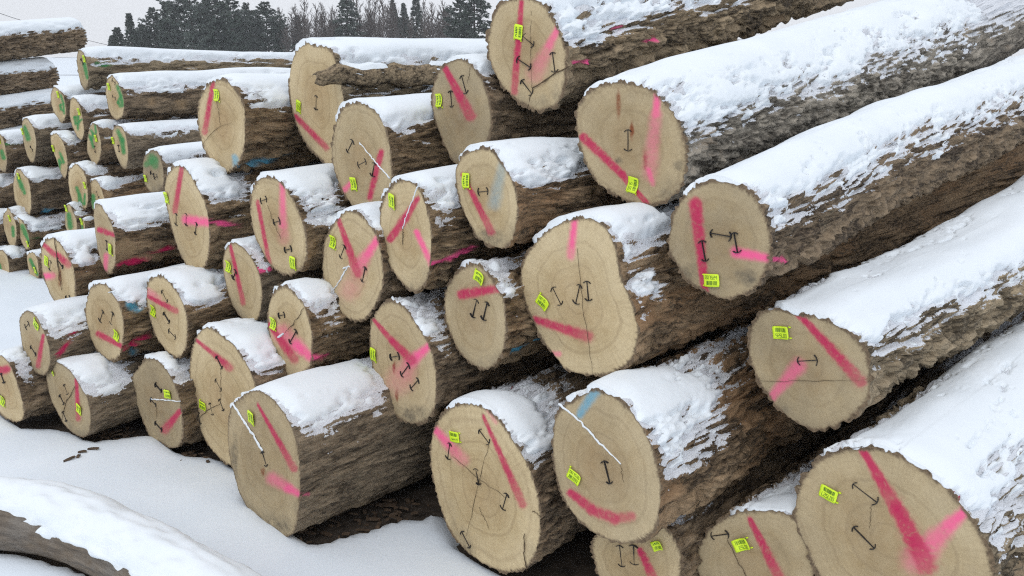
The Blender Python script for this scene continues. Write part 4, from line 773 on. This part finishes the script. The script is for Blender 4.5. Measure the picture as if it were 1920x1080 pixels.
for (x, y, ln, rz, lab) in [(131, 867, .05, .9, 'slanting dark bark flake on smooth snow, longest of four'), (148, 861, .022, 1.6, 'tiny dark crumb on the snow between bark flakes'),
                            (155, 852, .035, .1, 'flat dark bark sliver on the snow in front of the logs'), (175, 846, .05, -.1, 'thin dark twig lying on the snow nearest the logs')]:
    p = ground_pt(x, y); gi = (np.abs(GX - p[0]) + np.abs(GY - p[1])).argmin(); p[2] = sz.ravel()[gi] + .002
    v, q = chip(np.zeros(3), ln, .012, .004, rz, .1); o = mesh_obj('bark_flake', v + p, q, None, M_CHIP, None, None, p, smooth=False); tag_(o, lab, 'bark flake', 'bark flakes on the snow')
# ------------------------------------------------------------ far trees
M_NEED = mat_plain('needles', (.050, .066, .052), .8, .45, 3, 0, .2); M_NEED2 = mat_plain('needles_grey', (.070, .086, .072), .8, .4, 3, 0, .2)
M_TRUNK = mat_plain('tree_bark', (.06, .05, .042), .9, .3, 8, 0, .2); M_TWIG = mat_plain('bare_twigs', (.11, .09, .08), .9, .3, 8, 0, .2)
def tube(p, r, sides=5):
    p = np.asarray(p, float); r = np.broadcast_to(np.asarray(r, float), (len(p),)); t = np.gradient(p, axis=0); t /= np.linalg.norm(t, axis=1)[:, None] + 1e-9
    ref = np.where(np.abs(t[:, 2:3]) > .9, np.array([[1., 0, 0]]), np.array([[0, 0, 1.]])); a = np.cross(t, ref); a /= np.linalg.norm(a, axis=1)[:, None]; b = np.cross(t, a)
    k = np.linspace(0, 2 * math.pi, sides, endpoint=False); v = p[:, None] + (np.cos(k)[None, :, None] * a[:, None] + np.sin(k)[None, :, None] * b[:, None]) * r[:, None, None]
    return v.reshape(-1, 3), grid_quads(len(p), sides, True)
def base_at(x, dist): d = rays((x, 95))[0]; d = d / math.hypot(d[0], d[1]); p = d * dist; return np.array([p[0], p[1], 0.])
def top_h(y, dist): return H_CAM + (Y_HOR - y) / F_PX * dist * CT
def conifer(x, ytop, hw, dist, kind, lab, seed):
    rs = np.random.default_rng(seed); b = base_at(x, dist); Hh = top_h(ytop, dist); W = hw / F_PX * dist
    par = empty('conifer', Vector(b), lab, 'tree', 'conifers beyond the log yard')
    tz = np.linspace(-.2, Hh * .98, 9); lean = rs.normal(0, .012, 2) * Hh; tr = np.stack([lean[0] * (tz / Hh) ** 2, lean[1] * (tz / Hh) ** 2, tz], 1)
    v, q = tube(tr, np.linspace(.02 * Hh, .012, 9), 6); mesh_obj('trunk', v, q, None, M_TRUNK, par)
    V, Q, n = [], [], 0; z = Hh * (.10 if kind != 'pine' else .22); br = []
    while z < Hh * .985:
        f = z / Hh
        if kind == 'spruce': rad = W * (1.02 - f) ** .85
        elif kind == 'pine': rad = W * (.55 + .45 * math.sin(min(1, f * 1.15) * math.pi * .85)) * (1.04 - f ** 4) * rs.uniform(.45, 1.2)
        else: rad = W * math.sqrt(max(0., 1.02 - f)) * rs.uniform(.6, 1.05)
        for k in range(rs.integers(6, 10)):
            a = rs.uniform(0, 6.283); L_ = rad * rs.uniform(.55, 1.1) + .12; dz = (-.18 if kind == 'spruce' else .22) * L_ * rs.uniform(.5, 1.4)
            p0 = np.array([lean[0] * f * f, lean[1] * f * f, z]); dr = np.array([math.cos(a), math.sin(a), 0]); br.append((p0, dr, L_, dz))
        z += Hh * .028 * rs.uniform(.7, 1.4) * (1.2 if kind == 'pine' else .9)
    twigs = []
    for p0, dr, L_, dz in br:
        sd = np.array([-dr[1], dr[0], 0]); m = int(8 + L_ * 18)
        twigs.append(tube(np.array([p0, p0 + dr * L_ * .5 + [0, 0, dz * .4], p0 + dr * L_ * .95 + [0, 0, dz]]), [.035, .02, .008], 3))
        for j in range(m):
            t = rs.uniform(.12, 1.0) ** .7; c = p0 + dr * L_ * t + np.array([0, 0, dz * t * t]) + sd * rs.normal(0, .16) * L_ * (1.1 - t) + np.array([0, 0, rs.normal(0, .06)])
            sz_ = rs.uniform(.07, .21) * (.7 + .06 * Hh) * .85; a_, b_ = rs.normal(0, 1, 3), rs.normal(0, 1, 3); a_ = a_ * [1, 1, .55] + dr * .9; a_ /= np.linalg.norm(a_); b_ -= a_ * (a_ @ b_); b_ /= np.linalg.norm(b_)
            V.append(np.array([c - a_ * sz_ * .9, c + b_ * sz_ * .38, c + a_ * sz_ * 1.1, c - b_ * sz_ * .38])); Q.append((n, n + 1, n + 2, n + 3)); n += 4
    mesh_obj('crown', np.concatenate(V), np.array(Q), None, M_NEED if seed % 3 else M_NEED2, par, None, None, smooth=False)
    v, q = join(twigs); mesh_obj('branches', v, q, None, M_TRUNK, par)
TREES = [(224, 57, 20, 88, 'pine', 'low conifer at the outer end of the tree line'), (249, 34, 19, 86, 'spruce', 'slim pointed spruce standing out beside the low outer conifer'),
 (271, 52, 20, 92, 'pine', 'small pine tucked between the slim spruce and a taller pine'), (293, 22, 30, 90, 'pine', 'rounded pine with a ragged tip next to the dark clump'),
 (322, 14, 30, 84, 'fir', 'leaning conifer at the edge of the dark clump'), (364, -42, 62, 82, 'pine', 'tallest broad dark pine of the clump'), (405, -4, 46, 84, 'pine', 'dense dark conifer leaning on the tallest pine'),
 (440, -8, 26, 90, 'pine', 'narrow upright conifer beside the dense dark clump'), (466, 14, 34, 96, 'pine', 'greyish conifer with a loose crown between two others'), (504, 8, 50, 92, 'pine', 'wide spreading grey-green pine above the second pile'),
 (562, 34, 20, 100, 'spruce', 'small blunt-topped conifer alone among bare trees'), (655, -22, 44, 88, 'spruce', 'tall tiered spruce standing among the bare trees'), (742, 5, 22, 104, 'spruce', 'slender spruce next to a bare pole-like stem'),
 (762, 9, 20, 106, 'spruce', 'slight spruce squeezed between two taller ones'), (782, -5, 28, 98, 'spruce', 'sharp-tipped spruce at the end of the bare thicket'), (890, -50, 66, 76, 'spruce', 'huge dark conifer beside the topmost log'),
 (862, -10, 34, 82, 'pine', 'dark conifer with pale drooping bare boughs')]
BACK = [(212, 70, 16, 'spruce', 'behind the low outer conifer'), (262, 58, 22, 'pine', 'behind the slim pointed spruce'), (310, 40, 30, 'pine', 'behind the rounded pine'), (345, 20, 36, 'pine', 'left in the shade of the tallest pine'),
 (388, 8, 36, 'pine', 'filling the gap inside the dark clump'), (425, 22, 34, 'pine', 'behind the dense dark conifer'), (452, 30, 30, 'fir', 'behind the narrow upright conifer'), (484, 24, 34, 'pine', 'behind the greyish loose conifer'),
 (530, 40, 30, 'pine', 'behind the wide spreading pine'), (628, 40, 26, 'fir', 'beside the foot of the tiered spruce'), (688, 42, 26, 'pine', 'on the far side of the tiered spruce'), (752, 34, 18, 'fir', 'behind the slender spruces'), (838, 20, 34, 'pine', 'behind the boughs of the huge conifer')]
TREES += [(x, y, w, 118 + 5 * (k % 3), kd, 'fainter distant conifer ' + l) for k, (x, y, w, kd, l) in enumerate(BACK)]
for k, t in enumerate(TREES): conifer(*t[:5], t[5], 700 + k)
def bare_tree(x, ytop, dist, lab, seed):
    rs = np.random.default_rng(seed); b = base_at(x + rs.normal(0, 2.5), dist); Hh = top_h(ytop, dist); par = empty('bare_tree', Vector(b), lab, 'tree', 'leafless trees beyond the log yard')
    tz = np.linspace(-.2, Hh, 8); wob = np.cumsum(rs.normal(0, .02 * Hh, (8, 2)), 0) * .5; tr = np.concatenate([wob, tz[:, None]], 1); v, q = tube(tr, np.linspace(.012 * Hh + .02, .012, 8), 5); mesh_obj('trunk', v, q, None, M_TWIG, par)
    tw = []
    for k in range(60):
        f = rs.uniform(.2, .95); p0 = np.array([np.interp(f * Hh, tz, tr[:, 0]), np.interp(f * Hh, tz, tr[:, 1]), f * Hh]); a = rs.uniform(0, 6.28); L_ = Hh * (.40 * (1.1 - f)) * rs.uniform(.5, 1.1)
        d = np.array([math.cos(a) * .62, math.sin(a) * .62, 1.]) ; d /= np.linalg.norm(d); p1 = p0 + d * L_ * .5 + rs.normal(0, .05 * L_, 3); p2_ = p0 + d * L_ + np.array([0, 0, .12 * L_]); tw.append(tube([p0, p1, p2_], [.03, .022, .012], 3))
        for j in range(3):
            s0 = p1 + (p2_ - p1) * rs.uniform(0, .8); e_ = d + rs.normal(0, .4, 3); tw.append(tube([s0, s0 + e_ * L_ * .35], [.018, .01], 3))
    v, q = join(tw); mesh_obj('crown', v, q, None, M_TWIG, par)
BARE = [566, 572, 578, 584, 590, 596, 602, 608, 614, 620, 627, 634, 640, 672, 680, 687, 693, 699, 704, 709, 715, 721, 727, 734, 752, 772, 797, 803, 808, 813, 819, 826, 833, 841, 528, 536, 543, 549, 555]
for k, x in enumerate(BARE):
    nb = ['in the thicket between the blunt conifer and the tiered spruce', 'in the thicket between the tiered spruce and the slender spruce', 'beside the conifer with drooping boughs', 'at the edge of the wide spreading pine']
    w = 0 if 560 < x < 640 else 1 if 640 < x < 790 else 2 if x > 790 else 3
    bare_tree(x, [24, 12, 20, 30][w] + 16 * math.sin(k * 2.3) + 9 * math.sin(k * 5.1), 94 + 6 * math.sin(k * 1.7), 'thin leafless tree ' + nb[w], 800 + k)
# ------------------------------------------------------------ overhead wire and haze
wp = [(-140, -30), (0, 25), (70, 47), (148, 71), (205, 85), (300, 104)]; wv = np.array([at(x, y, 34 + k * 3) for k, (x, y) in enumerate(wp)])
v, q = tube(cr(wv, np.linspace(0, 5, 40)), .012, 5); wire = mesh_obj('overhead_wire', v, q, None, mat_plain('wire', (.05, .05, .05), .6), None); tag_(wire, 'thin dark overhead wire sagging across the pale sky', 'wire')
hm = bpy.data.materials.new('haze'); hm.use_nodes = True; ht = hm.node_tree; ht.nodes.clear(); pv = ht.nodes.new('ShaderNodeVolumePrincipled'); ho = ht.nodes.new('ShaderNodeOutputMaterial')
pv.inputs['Color'].default_value = (.9, .93, .97, 1); pv.inputs['Density'].default_value = HAZE; pv.inputs['Anisotropy'].default_value = .2; ht.links.new(pv.outputs[0], ho.inputs['Volume'])
hv = np.array([(x, y, z) for z in (-2., 16.) for y in (-256., 266.) for x in (-262., 262.)]); hq = [(0, 2, 3, 1), (4, 5, 7, 6), (0, 1, 5, 4), (2, 6, 7, 3), (0, 4, 6, 2), (1, 3, 7, 5)]
if HAZE:
    hz = mesh_obj('haze', hv, hq, None, hm, smooth=False); hz['kind'] = 'stuff'; hz['label'] = 'thin pale winter haze filling the air'; hz['category'] = 'haze'
